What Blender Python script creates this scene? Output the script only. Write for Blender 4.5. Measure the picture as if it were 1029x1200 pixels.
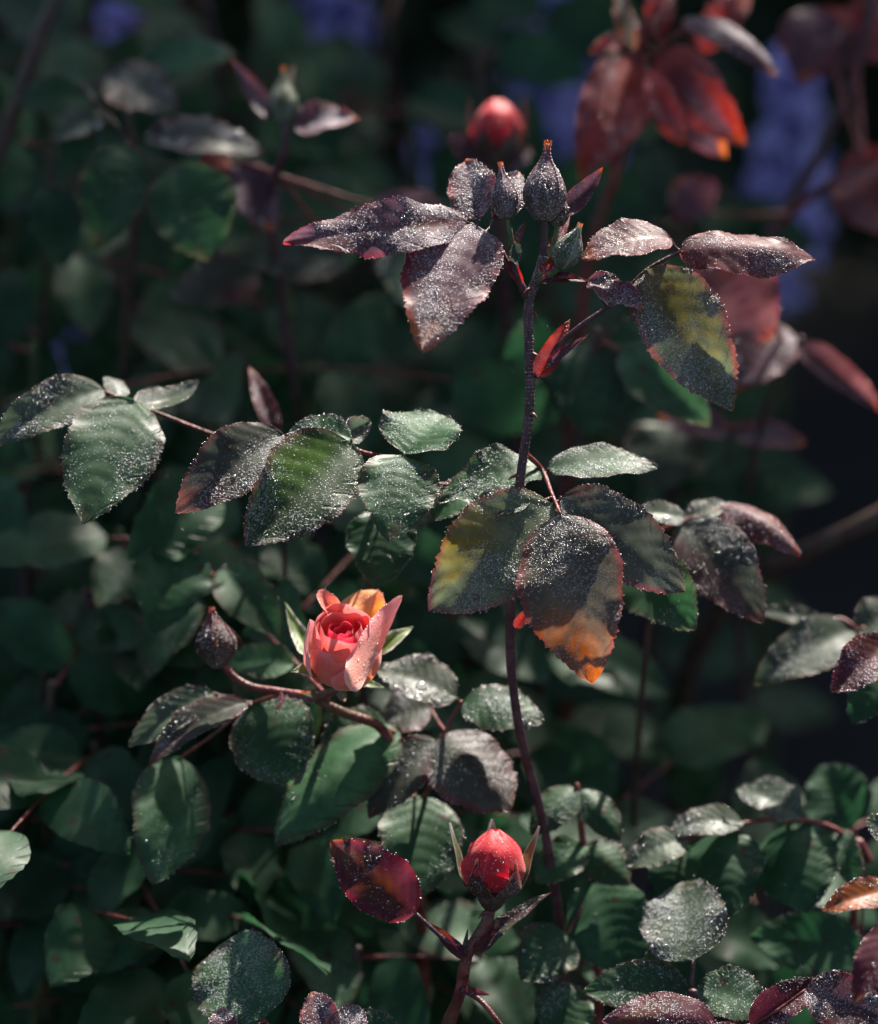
import bpy, math, random
import numpy as np
from mathutils import Vector, Matrix

for o in list(bpy.data.objects):
    bpy.data.objects.remove(o)
SC = bpy.context.scene
COL = SC.collection
rng = np.random.default_rng(11)
random.seed(5)

# ------------------------------------------------------------------ camera
D = 0.90                      # focus distance (m)
FRAME_H = 0.27                # height of the frame at that distance (m)
PITCH = math.radians(28)
FOCUS = np.array((0.0, 0.0, 0.55))
FWD = np.array((0.0, math.cos(PITCH), -math.sin(PITCH)))
UPV = np.array((0.0, math.sin(PITCH), math.cos(PITCH)))
RGT = np.array((1.0, 0.0, 0.0))
CAMP = FOCUS - FWD * D
cd = bpy.data.cameras.new('camera')
cam = bpy.data.objects.new('camera', cd)
COL.objects.link(cam)
cam.location = CAMP
cam.rotation_euler = (math.pi / 2 - PITCH, 0, 0)
cd.sensor_fit = 'VERTICAL'
cd.sensor_height = 36.0
cd.lens = 36.0 * D / FRAME_H
cd.clip_start = 0.02
cd.clip_end = 200
cd.dof.use_dof = True
cd.dof.focus_distance = D
cd.dof.aperture_fstop = 5.2
SC.camera = cam

# ------------------------------------------------------------------ light
SUN_ELEV = math.radians(43)
SUN_AZ = math.radians(20)     # to the right of straight ahead
S = np.array((math.sin(SUN_AZ) * math.cos(SUN_ELEV), math.cos(SUN_AZ) * math.cos(SUN_ELEV), math.sin(SUN_ELEV)))
W = bpy.data.worlds.new('World')
SC.world = W
W.use_nodes = True
nt = W.node_tree
bg = nt.nodes['Background']
sky = nt.nodes.new('ShaderNodeTexSky')
sky.sky_type = 'NISHITA'
sky.sun_disc = False
sky.sun_elevation = SUN_ELEV
sky.sun_rotation = SUN_AZ
sky.air_density = 0.9
sky.dust_density = 2.5
sky.ozone_density = 0.5
nt.links.new(sky.outputs[0], bg.inputs[0])
bg.inputs[1].default_value = 0.057
sd = bpy.data.lights.new('sun', 'SUN')
sd.energy = 5.0
sd.angle = math.radians(0.53)
sd.color = (1.0, 0.93, 0.83)
sun = bpy.data.objects.new('sun', sd)
COL.objects.link(sun)
sun.rotation_euler = Vector(S).to_track_quat('Z', 'Y').to_euler()
sun.location = (0, 0, 4)

SC.view_settings.view_transform = 'Standard'
SC.view_settings.look = 'None'
SC.view_settings.gamma = 1
SC.view_settings.use_curve_mapping = False
SC.view_settings.exposure = 1.6
SC.cycles.use_denoising = True
SC.cycles.max_bounces = 6
SC.cycles.diffuse_bounces = 3
SC.cycles.glossy_bounces = 2
SC.cycles.transmission_bounces = 4
SC.cycles.transparent_max_bounces = 12

# ------------------------------------------------------------------ helpers
def P(px, py, d=0.0):
    """A point seen at photo pixel (px, py), d centimetres behind the plane of focus."""
    z = D + d / 100.0
    k = FRAME_H / 1200.0 * z / D
    return CAMP + RGT * (px - 514.5) * k + UPV * (600 - py) * k + FWD * z

def mm(px, d=0.0):
    return px * FRAME_H / 1200.0 * (D + d / 100.0) / D

def nrm(v):
    v = np.asarray(v, float)
    return v / max(np.linalg.norm(v), 1e-12)

ORG = {}
def link(name, data, parent=None, origin=None):
    o = bpy.data.objects.new(name, data)
    COL.objects.link(o)
    origin = np.zeros(3) if origin is None else np.asarray(origin, float)
    ORG[o.name] = origin
    if parent is not None:
        o.parent = parent
        o.location = origin - ORG[parent.name]
    else:
        o.location = origin
    return o

def mesh_obj(name, v, f, mat, parent=None, origin=None, uv=None, col=None, smooth=True):
    """v in world space, f list of quads (n,4) and/or tris; one mesh object whose origin is `origin`."""
    v = np.asarray(v, float)
    origin = v[0] if origin is None else np.asarray(origin, float)
    me = bpy.data.meshes.new(name)
    fs = f if isinstance(f, list) else [f]
    n4 = [np.asarray(a, np.int32) for a in fs if len(a)]
    nl = sum(a.size for a in n4)
    npoly = sum(len(a) for a in n4)
    me.vertices.add(len(v))
    me.vertices.foreach_set('co', (v - origin).astype(np.float32).ravel())
    me.loops.add(nl)
    li = np.concatenate([a.ravel() for a in n4])
    me.loops.foreach_set('vertex_index', li)
    me.polygons.add(npoly)
    st = np.concatenate([np.full(len(a), a.shape[1]) for a in n4])
    starts = np.concatenate([[0], np.cumsum(st)[:-1]])
    me.polygons.foreach_set('loop_start', starts.astype(np.int32))
    me.polygons.foreach_set('loop_total', st.astype(np.int32))
    me.polygons.foreach_set('use_smooth', np.full(npoly, smooth))
    if uv is not None:
        l = me.uv_layers.new(name='UVMap')
        l.data.foreach_set('uv', np.asarray(uv, np.float32)[li].ravel())
    if col is not None:
        a = me.color_attributes.new('tint', 'FLOAT_COLOR', 'POINT')
        a.data.foreach_set('color', np.asarray(col, np.float32).ravel())
    me.materials.append(mat)
    me.update(calc_edges=True)
    me.validate()
    return link(name, me, parent, origin)

def grid_faces(nr, nc, wrap=False, off=0):
    r = np.arange(nr - 1)[:, None]
    c = np.arange(nc if wrap else nc - 1)[None, :]
    c2 = (c + 1) % nc
    q = np.stack([r * nc + c, r * nc + c2, (r + 1) * nc + c2, (r + 1) * nc + c], -1)
    return q.reshape(-1, 4) + off

def tag(o, label=None, cat=None, group=None, kind=None):
    if label: o['label'] = label
    if cat: o['category'] = cat
    if group: o['group'] = group
    if kind: o['kind'] = kind
    return o

def spline(pts, n):
    pts = np.asarray(pts, float)
    if len(pts) == 2:
        t = np.linspace(0, 1, n)[:, None]
        return pts[0] * (1 - t) + pts[1] * t
    # cubic through the points, tangents weighted by spacing so that a long span does not swing a short one
    h = np.linalg.norm(np.diff(pts, axis=0), axis=1)[:, None] + 1e-9
    sl = np.diff(pts, axis=0) / h
    m = np.empty_like(pts)
    m[0], m[-1] = sl[0], sl[-1]
    m[1:-1] = (sl[:-1] * h[1:] + sl[1:] * h[:-1]) / (h[1:] + h[:-1])
    seg = len(pts) - 1
    out = []
    for u in np.linspace(0, seg - 1e-9, n):
        i = int(u); t = u - i
        a = 2 * t ** 3 - 3 * t * t + 1; b = t ** 3 - 2 * t * t + t; c = 3 * t * t - 2 * t ** 3; d = t ** 3 - t * t
        out.append(a * pts[i] + b * h[i] * m[i] + c * pts[i + 1] + d * h[i] * m[i + 1])
    return np.array(out)

def smooth01(x):
    x = np.clip(x, 0, 1)
    return x * x * (3 - 2 * x)

class Geo:
    """Collects vertices, quads, tris, tints and UVs of ONE mesh."""
    def __init__(self):
        self.v = []; self.q = []; self.t = []; self.c = []; self.u = []; self.n = 0
    def add(self, v, q=None, t=None, c=None, u=None):
        v = np.asarray(v, float)
        if q is not None and len(q): self.q.append(np.asarray(q) + self.n)
        if t is not None and len(t): self.t.append(np.asarray(t) + self.n)
        c = (0.2, 0.2, 0.2, 0.0) if c is None else c
        c = np.asarray(c, float)
        self.c.append(np.broadcast_to(c, (len(v), 4)).copy())
        self.u.append(np.zeros((len(v), 2)) if u is None else np.asarray(u, float))
        self.v.append(v); self.n += len(v)
    def tube(self, pts, r0, r1, sides=7, n=None, col=None, bumps=0.0, cap=True):
        pts = np.asarray(pts, float)
        n = n or max(4, 5 * (len(pts) - 1) + 1)
        c = spline(pts, n)
        tn = np.gradient(c, axis=0)
        tn /= np.linalg.norm(tn, axis=1)[:, None] + 1e-12
        ref = nrm(np.cross(tn[0], RGT + 0.37 * UPV))
        vs = []
        for i in range(n):
            ref = nrm(ref - tn[i] * np.dot(ref, tn[i]))
            b = np.cross(tn[i], ref)
            r = r0 + (r1 - r0) * i / (n - 1)
            r *= 1 + bumps * (math.sin(i * .31 + n) + 1.2 * max(0, math.sin(i * .23 + 1)) ** 9)
            a = np.linspace(0, 2 * math.pi, sides, endpoint=False)
            vs.append(c[i] + r * (np.cos(a)[:, None] * ref + np.sin(a)[:, None] * b))
        vs = np.vstack(vs)
        m = len(vs)
        vs = np.vstack([vs, c[0] - tn[0] * r0 * .4, c[-1] + tn[-1] * r1 * .6])
        tris = []
        if cap:
            for k in range(sides):
                k2 = (k + 1) % sides
                tris.append((m, k2, k))
                tris.append((m + 1, m - sides + k, m - sides + k2))
        self.add(vs, grid_faces(n, sides, True), tris, col)
        return c, tn
    def build(self, name, mat, parent=None, origin=None):
        fs = []
        if self.q: fs.append(np.vstack(self.q))
        if self.t: fs.append(np.vstack(self.t))
        return mesh_obj(name, np.vstack(self.v), fs, mat, parent, origin, np.vstack(self.u), np.vstack(self.c))

# ------------------------------------------------------------------ materials
class NT:
    def __init__(self, name):
        self.m = bpy.data.materials.new(name)
        self.m.use_nodes = True
        self.t = self.m.node_tree
        self.t.nodes.clear()
    def n(self, kind, **kw):
        nd = self.t.nodes.new('ShaderNode' + kind)
        for k, v in kw.items():
            setattr(nd, k, v)
        return nd
    def set(self, sock, v):
        if hasattr(v, 'is_output') or isinstance(v, bpy.types.NodeSocket):
            self.t.links.new(v, sock)
        else:
            sock.default_value = v
    def math(self, op, a, b=0.0, clamp=False):
        nd = self.n('Math', operation=op)
        nd.use_clamp = clamp
        self.set(nd.inputs[0], a); self.set(nd.inputs[1], b)
        return nd.outputs[0]
    def ramp(self, x, lo, hi, a=0.0, b=1.0):
        nd = self.n('MapRange')
        nd.interpolation_type = 'SMOOTHSTEP'
        self.set(nd.inputs['Value'], x)
        self.set(nd.inputs['From Min'], lo); self.set(nd.inputs['From Max'], hi)
        self.set(nd.inputs['To Min'], a); self.set(nd.inputs['To Max'], b)
        return nd.outputs['Result']
    def mix(self, f, a, b, blend='MIX'):
        nd = self.n('Mix', data_type='RGBA', blend_type=blend)
        self.set(nd.inputs['Factor'], f)
        self.set(nd.inputs[6], a); self.set(nd.inputs[7], b)
        return nd.outputs[2]
    def noise(self, vec, scale, detail=3.0, rough=.55):
        nd = self.n('TexNoise')
        self.set(nd.inputs['Vector'], vec)
        nd.inputs['Scale'].default_value = scale
        nd.inputs['Detail'].default_value = detail
        nd.inputs['Roughness'].default_value = rough
        return nd.outputs['Fac']
    def voro(self, vec, scale, feature='F1'):
        nd = self.n('TexVoronoi', feature=feature)
        self.set(nd.inputs['Vector'], vec)
        nd.inputs['Scale'].default_value = scale
        return nd
    def bump(self, h, dist, strength=1.0, normal=None):
        nd = self.n('Bump')
        nd.inputs['Strength'].default_value = strength
        nd.inputs['Distance'].default_value = dist
        self.set(nd.inputs['Height'], h)
        if normal is not None: self.set(nd.inputs['Normal'], normal)
        return nd.outputs[0]
    def out(self, s):
        o = self.n('OutputMaterial')
        self.set(o.inputs[0], s)
        return self.m

def hsv_sat(g, col, sat, val):
    nd = g.n('HueSaturation')
    nd.inputs['Saturation'].default_value = sat
    nd.inputs['Value'].default_value = val
    g.set(nd.inputs['Color'], col)
    return nd.outputs[0]

def leaf_material():
    g = NT('rose_leaf')
    at = g.n('Attribute', attribute_name='tint')
    tint, dew = at.outputs['Color'], at.outputs['Alpha']
    tc = g.n('TexCoord')
    ob = tc.outputs['Object']
    sp = g.n('SeparateXYZ')
    g.set(sp.inputs[0], tc.outputs['UV'])
    u = g.math('ABSOLUTE', g.math('MULTIPLY_ADD', sp.outputs[0], 2.0))
    u.node.inputs[2].default_value = -1.0
    v = sp.outputs[1]
    # veins: midrib, and side veins leaving it towards the tip
    wob = g.math('MULTIPLY', g.noise(ob, 160, 2), .05)
    rib = g.ramp(g.math('ADD', u, g.math('MULTIPLY', wob, .6)), .02, .085, 1.0, 0.0)
    ph = g.math('FRACT', g.math('MULTIPLY', g.math('ADD', g.math('SUBTRACT', v, g.math('MULTIPLY', u, .24)), wob), 8.0))
    dv = g.math('ABSOLUTE', g.math('SUBTRACT', ph, .5))
    vein = g.math('MULTIPLY', g.ramp(dv, .02, .14, 1.0, 0.0), g.ramp(u, .75, 1.0, 1.0, .0))
    n1 = g.noise(ob, 95, 4)
    n2 = g.noise(ob, 420, 3)
    base = g.mix(g.ramp(n1, .35, .7), hsv_sat(g, tint, 1.08, .72), hsv_sat(g, tint, .95, 1.28))
    base = g.mix(g.math('MULTIPLY', g.ramp(n2, .52, .72), .35), base, hsv_sat(g, tint, .8, .45))
    base = g.mix(g.math('MULTIPLY', rib, .8), base, (.13, .02, .026, 1))
    vs = g.voro(ob, 150)
    sc_ = g.n('SeparateColor'); g.set(sc_.inputs[0], vs.outputs['Color'])
    spot = g.math('MULTIPLY', g.ramp(g.math('ADD', vs.outputs['Distance'], g.math('MULTIPLY', n2, .25)), .26, .38, 1.0, 0.0), g.ramp(sc_.outputs[1], .70, .78))
    base = g.mix(g.math('MULTIPLY', spot, .7), base, (.045, .022, .016, 1))
    base = g.mix(g.math('MULTIPLY', vein, .55), base, hsv_sat(g, tint, .9, .42))
    # fine dew: pale beads too small to model, denser where the leaf holds more of it
    vo = g.voro(ob, 2300)
    bead = g.ramp(vo.outputs['Distance'], .30, .66, 1.0, 0.0)
    sp2 = g.n('SeparateColor')
    g.set(sp2.inputs[0], vo.outputs['Color'])
    patch = g.ramp(g.noise(ob, 130, 3), .32, .66, .35, 1.0)
    lo = g.math('SUBTRACT', 1.0, g.math('MULTIPLY', g.math('MULTIPLY', dew, 1.35), patch))
    keep = g.ramp(sp2.outputs[0], lo, g.math('ADD', lo, .4), 0.0, 1.0)
    film = g.math('MULTIPLY', g.math('MULTIPLY', bead, keep), .75)
    geo = g.n('NewGeometry')
    back = geo.outputs['Backfacing']
    topside = g.math('SUBTRACT', 1.0, back)
    film = g.math('MULTIPLY', film, topside)
    colr = g.mix(g.math('MULTIPLY', g.math('MULTIPLY', film, .74), g.math('SUBTRACT', 1.0, g.math('MULTIPLY', rib, .6))), base, (.62, .62, .68, 1))
    under = g.mix(.35, hsv_sat(g, tint, .85, 1.5), (.10, .13, .09, 1))
    colr = g.mix(g.math('MULTIPLY', back, .8), colr, under)
    h = g.math('ADD', g.math('MULTIPLY', g.math('MULTIPLY', bead, keep), 1.0),
               g.math('MULTIPLY', n2, .35))
    h = g.math('SUBTRACT', h, g.math('MULTIPLY', g.math('ADD', g.math('MULTIPLY', vein, .8), rib), 1.3))
    bm = g.bump(h, .00020, .9)
    pr = g.n('BsdfPrincipled')
    g.set(pr.inputs['Base Color'], colr)
    g.set(pr.inputs['Roughness'], g.ramp(n1, .3, .7, .42, .58))
    pr.inputs['Specular IOR Level'].default_value = .36
    g.set(pr.inputs['Metallic'], g.math('MULTIPLY', film, .55))
    pr.inputs['IOR'].default_value = 1.42
    g.set(pr.inputs['Normal'], bm)
    tr = g.n('BsdfTranslucent')
    tcol = hsv_sat(g, base, 1.08, 2.3)
    g.set(tr.inputs[0], tcol)
    mx = g.n('MixShader')
    mx.inputs[0].default_value = .37
    g.set(mx.inputs[1], pr.outputs[0]); g.set(mx.inputs[2], tr.outputs[0])
    return g.out(mx.outputs[0])

def petal_material():
    g = NT('rose_petal')
    at = g.n('Attribute', attribute_name='tint')
    ob = g.n('TexCoord').outputs['Object']
    n1 = g.noise(ob, 320, 4)
    n2 = g.noise(ob, 1500, 2)
    base = g.mix(g.math('MULTIPLY', g.ramp(n1, .5, .75), .45), at.outputs['Color'], hsv_sat(g, at.outputs['Color'], 1.25, .62))
    vo = g.voro(ob, 1900)
    sp2 = g.n('SeparateColor'); g.set(sp2.inputs[0], vo.outputs['Color'])
    bead = g.math('MULTIPLY', g.ramp(vo.outputs['Distance'], .15, .45, 1, 0), g.ramp(sp2.outputs[0], .6, .9))
    base = g.mix(g.math('MULTIPLY', bead, g.math('MULTIPLY', at.outputs['Alpha'], .6)), base, (.85, .75, .78, 1))
    bm = g.bump(g.math('ADD', g.math('ADD', n1, g.math('MULTIPLY', n2, .4)), g.math('MULTIPLY', bead, .8)), .00018, .8)
    pr = g.n('BsdfPrincipled')
    g.set(pr.inputs['Base Color'], base)
    pr.inputs['Roughness'].default_value = .5
    pr.inputs['Specular IOR Level'].default_value = .35
    pr.inputs['Sheen Weight'].default_value = .25
    g.set(pr.inputs['Normal'], bm)
    tr = g.n('BsdfTranslucent')
    g.set(tr.inputs[0], hsv_sat(g, base, 1.1, 1.15))
    mx = g.n('MixShader'); mx.inputs[0].default_value = .34
    g.set(mx.inputs[1], pr.outputs[0]); g.set(mx.inputs[2], tr.outputs[0])
    return g.out(mx.outputs[0])

def stem_material():
    g = NT('rose_stem')
    at = g.n('Attribute', attribute_name='tint')
    ob = g.n('TexCoord').outputs['Object']
    n1 = g.noise(ob, 260, 4)
    n2 = g.noise(ob, 1600, 2)
    n3 = g.noise(ob, 45, 3)
    base = g.mix(g.ramp(n1, .35, .7), hsv_sat(g, at.outputs['Color'], 1.1, .6), hsv_sat(g, at.outputs['Color'], .9, 1.5))
    base = g.mix(g.math('MULTIPLY', g.ramp(n3, .5, .68), .55), base, (.055, .062, .028, 1))
    bm = g.bump(g.math('ADD', n1, g.math('MULTIPLY', n2, .7)), .0005, 1.0)
    pr = g.n('BsdfPrincipled')
    g.set(pr.inputs['Base Color'], base)
    pr.inputs['Roughness'].default_value = .42
    pr.inputs['Subsurface Weight'].default_value = 0.0
    g.set(pr.inputs['Normal'], bm)
    tr = g.n('BsdfTranslucent')
    g.set(tr.inputs[0], hsv_sat(g, at.outputs['Color'], 1.2, 1.6))
    mx = g.n('MixShader'); mx.inputs[0].default_value = .12
    g.set(mx.inputs[1], pr.outputs[0]); g.set(mx.inputs[2], tr.outputs[0])
    return g.out(mx.outputs[0])

def dew_material():
    g = NT('dew_drop')
    # a bead of water: lets the leaf show through, bright gloss stands in for sun bent into a glint
    pr = g.n('BsdfPrincipled')
    pr.inputs['Base Color'].default_value = (.50, .50, .50, 1)
    pr.inputs['Roughness'].default_value = .10
    pr.inputs['IOR'].default_value = 1.36
    gl = g.n('BsdfAnisotropic')
    gl.inputs['Color'].default_value = (.95, .93, .90, 1)
    gl.inputs['Roughness'].default_value = .26
    m0 = g.n('MixShader'); m0.inputs[0].default_value = .62
    g.set(m0.inputs[1], pr.outputs[0]); g.set(m0.inputs[2], gl.outputs[0])
    tp = g.n('BsdfTransparent')
    fr = g.n('Fresnel'); fr.inputs['IOR'].default_value = 1.33
    f = g.math('ADD', g.math('MULTIPLY', fr.outputs[0], .8), .29, True)
    mx = g.n('MixShader')
    g.set(mx.inputs[0], f); g.set(mx.inputs[1], tp.outputs[0]); g.set(mx.inputs[2], m0.outputs[0])
    return g.out(mx.outputs[0])

def soil_material():
    g = NT('garden_soil')
    ob = g.n('TexCoord').outputs['Object']
    n1 = g.noise(ob, 9, 6, .65); n2 = g.noise(ob, 70, 4)
    c = g.mix(g.ramp(n1, .3, .7), (.006, .005, .004, 1), (.016, .012, .009, 1))
    c = g.mix(g.math('MULTIPLY', g.ramp(n2, .55, .7), .5), c, (.024, .02, .016, 1))
    bm = g.bump(g.math('ADD', n1, g.math('MULTIPLY', n2, .4)), .03)
    pr = g.n('BsdfPrincipled')
    g.set(pr.inputs['Base Color'], c); pr.inputs['Roughness'].default_value = .95
    g.set(pr.inputs['Normal'], bm)
    return g.out(pr.outputs[0])

M_LEAF, M_PETAL, M_STEM, M_DEW, M_SOIL = leaf_material(), petal_material(), stem_material(), dew_material(), soil_material()

# ------------------------------------------------------------------ leaf kinds (albedo, margin, tip, patches)
KIND = {
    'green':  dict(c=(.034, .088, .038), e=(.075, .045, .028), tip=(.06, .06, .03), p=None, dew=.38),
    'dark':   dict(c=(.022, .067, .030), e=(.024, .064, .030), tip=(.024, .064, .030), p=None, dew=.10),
    'bright': dict(c=(.035, .075, .022), e=(.12, .03, .03), tip=(.09, .05, .03), p=(.075, .15, .02), dew=.5),
    'pale':   dict(c=(.060, .085, .055), e=(.10, .06, .04), tip=(.08, .08, .04), p=None, dew=.6),
    'mixed':  dict(c=(.060, .066, .050), e=(.13, .028, .032), tip=(.11, .04, .03), p=(.085, .035, .042), dew=.6),
    'bronze': dict(c=(.095, .046, .064), e=(.22, .025, .035), tip=(.42, .10, .02), p=(.11, .035, .035), dew=.85),
    'autumn': dict(c=(.085, .105, .060), e=(.22, .03, .035), tip=(.40, .11, .02), p=(.24, .17, .02), dew=.7),
    'rust':   dict(c=(.115, .098, .070), e=(.24, .028, .035), tip=(.42, .10, .02), p=(.34, .09, .022), dew=.7),
    'wine':   dict(c=(.075, .016, .026), e=(.16, .02, .03), tip=(.20, .05, .02), p=(.12, .04, .015), dew=.45),
    'red':    dict(c=(.27, .042, .034), e=(.24, .03, .025), tip=(.30, .06, .02), p=(.09, .045, .06), dew=.55),
    'blush':  dict(c=(.13, .050, .055), e=(.24, .04, .04), tip=(.25, .05, .03), p=(.16, .04, .03), dew=.6),
}

def blob_noise(s, t, seed):
    r = np.random.default_rng(seed)
    x = np.zeros_like(s)
    for k in range(5):
        a, b, c = r.uniform(-4, 4), r.uniform(-6, 6), r.uniform(0, 6.28)
        x += np.sin(a * s + b * t + c) / 2.2
    return x

DEW_Q = {}
def leaflet(B, T, n, width, kind='green', curl=.08, fold=.12, wave=.02, cup=0.0, bend=0.0, twist=0.0, serr=1.0,
            res=(64, 15), patch=None, tipc=None, dewk=None, seed=0, shape=(.54, .84), teeth=24):
    """Surface of one leaflet from B to T; returns verts, faces, uv, colours and a sampler for dew."""
    B, T = np.asarray(B, float), np.asarray(T, float)
    ax = T - B; Ln = np.linalg.norm(ax); a = ax / Ln
    n = nrm(n - a * np.dot(n, a)); w = np.cross(a, n)
    r = np.random.default_rng(seed + 17)
    nt_, ns = res
    t = np.linspace(0, 1, nt_)[:, None]; s = np.linspace(-1, 1, ns)[None, :]
    t, s = np.broadcast_arrays(t, s)
    sa = np.sign(s) * np.abs(s) ** .9
    p, q = shape
    pk = p / (p + q)
    def hw(x):
        x = np.clip(x, 1e-4, 1 - 1e-4)
        return (x ** p) * ((1 - x) ** q) / (pk ** p * (1 - pk) ** q)
    asym = 1 + .05 * np.sin(seed * 1.3) * np.sign(sa)
    h = hw(t) * width * .5 * asym
    h = h * (1 + .035 * np.sin(t * 9 + seed) * np.sign(sa + 1e-9) + .02 * np.sin(t * 23 + seed * 2))
    saw = (t * teeth + .15 * np.sin(seed + t * 13)) % 1.0
    edge = smooth01((np.abs(sa) - .80) / .2)
    tooth = serr * (.0007 + .00035 * np.sin(t * 31 + seed)) * (saw - .35) * edge * smooth01(t * 8) * smooth01((1 - t) * 7)
    x = sa * h + np.sign(sa) * tooth * (width / .024)
    y = t * Ln + tooth * .9
    z = curl * Ln * 4 * t * (1 - t)
    z = z + 1.6 * fold * (np.sqrt((sa * h) ** 2 + (.04 * width) ** 2)) + cup * width * sa ** 2 * np.sin(np.pi * np.clip(t, .02, 1)) 
    ph = (t - .24 * np.abs(sa)) * 8.0
    z = z + .011 * width * np.abs(np.sin(np.pi * ph)) * smooth01(np.abs(sa) * 5) * (1 - .6 * edge)
    f1, f2 = r.uniform(1.3, 2.4), r.uniform(0, 6.28)
    z = z + wave * width * sa * np.abs(sa) * 1.6 * np.sin(2 * np.pi * f1 * t + f2 + 1.7 * (sa > 0))
    z = z + .5 * wave * width * np.abs(sa) ** 3 * np.sin(2 * np.pi * (4.2 * t + .3 * f2) + 2 * (sa > 0))
    x = x + bend * Ln * 4 * t * (1 - t)
    if twist:
        ang = twist * (t - .2)
        x, z = x * np.cos(ang) - z * np.sin(ang) * 0 - 0 * ang, z + x * np.sin(ang)
    V = B + x[..., None] * w + y[..., None] * a + z[..., None] * n
    K = KIND[kind]
    c = np.empty(V.shape[:2] + (4,)); base = np.array(K['c'])
    jit = 1 + .16 * r.standard_normal()
    col = np.broadcast_to(base * jit, V.shape).copy()
    bn = blob_noise(sa * 1.1, t, seed + 3)
    if K['p'] is not None:
        if patch is None:
            m = smooth01((bn - .1) / .9) * .75
        else:
            u0, t0, ru, rt, st = patch
            dd = np.sqrt(((sa - u0) / ru) ** 2 + ((t - t0) / rt) ** 2) + .22 * bn
            m = smooth01((1.25 - dd) / .8) * st
        m = np.clip(m * (.45 + .75 * np.abs(np.sin(np.pi * ph)) * (1 - .3 * np.abs(sa)) + .25 * blob_noise(sa * 4, t * 5, seed + 31)), 0, 1)
        col = col * (1 - m[..., None]) + np.array(K['p']) * m[..., None]
        pass
    em = smooth01((np.abs(sa) - .80 + .06 * bn) / .2) * .75
    col = col * (1 - em[..., None]) + np.array(K['e']) * em[..., None]
    tc_, t0 = (K['tip'], .86) if tipc is None else (tipc[0] or K['tip'], tipc[1])
    tm = smooth01((t + .05 * bn - t0) / .12) * .85
    col = col * (1 - tm[..., None]) + np.array(tc_) * tm[..., None]
    dk = K['dew'] if dewk is None else dewk
    c[..., :3] = np.clip(col, .004, .9)
    c[..., 3] = np.clip(dk * (.8 + .35 * blob_noise(sa, t * 1.3, seed + 9)), 0, 1)
    uv = np.stack([sa * .5 + .5, t], -1)
    return V.reshape(-1, 3), grid_faces(nt_, ns), uv.reshape(-1, 2), c.reshape(-1, 4), (V, n, dk)

# a dome of 18 triangles, one dew drop
_a = np.linspace(0, 2 * np.pi, 6, endpoint=False)
DOME_V = np.vstack([np.c_[np.cos(_a), np.sin(_a), 0 * _a - .15], np.c_[.72 * np.cos(_a + .5), .72 * np.sin(_a + .5), 0 * _a + .5], [[0, 0, .78]]])
DOME_F = []
for k in range(6):
    k2 = (k + 1) % 6
    DOME_F += [(k, k2, 6 + k), (k2, 6 + k2, 6 + k), (6 + k, 6 + k2, 12)]
DOME_F = np.array(DOME_F)

def drops(pts, nrms, rad):
    pts, nrms, rad = np.asarray(pts), np.asarray(nrms), np.asarray(rad)
    m = len(pts)
    nrms = nrms / (np.linalg.norm(nrms, axis=1)[:, None] + 1e-12)
    ref = np.where(np.abs(nrms[:, 2:3]) < .9, np.array([[0, 0, 1.]]), np.array([[1., 0, 0]]))
    e1 = np.cross(nrms, ref); e1 /= np.linalg.norm(e1, axis=1)[:, None] + 1e-12
    e2 = np.cross(nrms, e1)
    V = pts[:, None] + rad[:, None, None] * (DOME_V[None, :, 0, None] * e1[:, None] + DOME_V[None, :, 1, None] * e2[:, None] + DOME_V[None, :, 2, None] * nrms[:, None])
    F = (DOME_F[None] + (np.arange(m) * len(DOME_V))[:, None, None]).reshape(-1, 3)
    return V.reshape(-1, 3), F

def dew_on(samp, n_in, n_edge, rs, big=0.0, seed=0):
    """Dew drops over a leaflet's upper face and along its toothed margin."""
    V, n, dk = samp
    r = np.random.default_rng(seed + 5)
    nr, nc = V.shape[:2]
    du = np.gradient(V, axis=1); dv = np.gradient(V, axis=0)
    N = np.cross(du, dv)
    N /= np.linalg.norm(N, axis=2)[..., None] + 1e-12
    pts, nn, rad = [], [], []
    if n_in:
        m = n_in * 3
        i = r.uniform(0, nr - 1.001, m); j = r.uniform(.2, nc - 1.2, m)
        # thin the drops where the leaf narrows and in dry patches
        wide = np.linalg.norm(V[:, -1] - V[:, 0], axis=1); wide = wide / wide.max()
        dry = blob_noise(j / nc * 2 - 1, i / nr * 1.3, seed + 9) - .9 * np.exp(-((j - (nc - 1) / 2) / (nc * .035)) ** 2)
        ok = (r.uniform(0, 1, m) < wide[i.astype(int)]) & (r.uniform(-.6, .9, m) < dry * 1.3 + .15)
        i, j = i[ok][:n_in], j[ok][:n_in]
        i0, j0 = i.astype(int), j.astype(int); fi, fj = (i - i0)[:, None], (j - j0)[:, None]
        p = (V[i0, j0] * (1 - fi) * (1 - fj) + V[i0 + 1, j0] * fi * (1 - fj) + V[i0, j0 + 1] * (1 - fi) * fj + V[i0 + 1, j0 + 1] * fi * fj)
        pts.append(p); nn.append(N[i0, j0])
        rr = rs * np.exp(r.normal(0, .48, len(p)))
        if big:
            bigm = r.uniform(0, 1, len(p)) < big
            rr = np.where(bigm, rr * 1.9, rr)
        rad.append(rr)
    if n_edge:
        i0 = r.integers(2, nr - 1, n_edge); e = r.integers(0, 2, n_edge)
        j0 = np.where(e == 0, 0, nc - 1)
        p = V[i0, j0]
        out = V[i0, j0] - V[i0, np.where(e == 0, 1, nc - 2)]
        out /= np.linalg.norm(out, axis=1)[:, None] + 1e-12
        pts.append(p + out * rs * .3); nn.append(N[i0, j0] * .6 + out)
        rad.append(rs * 1.15 * np.exp(r.normal(0, .3, n_edge)))
    if not pts: return None
    return np.vstack(pts), np.vstack(nn), np.concatenate(rad)

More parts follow.
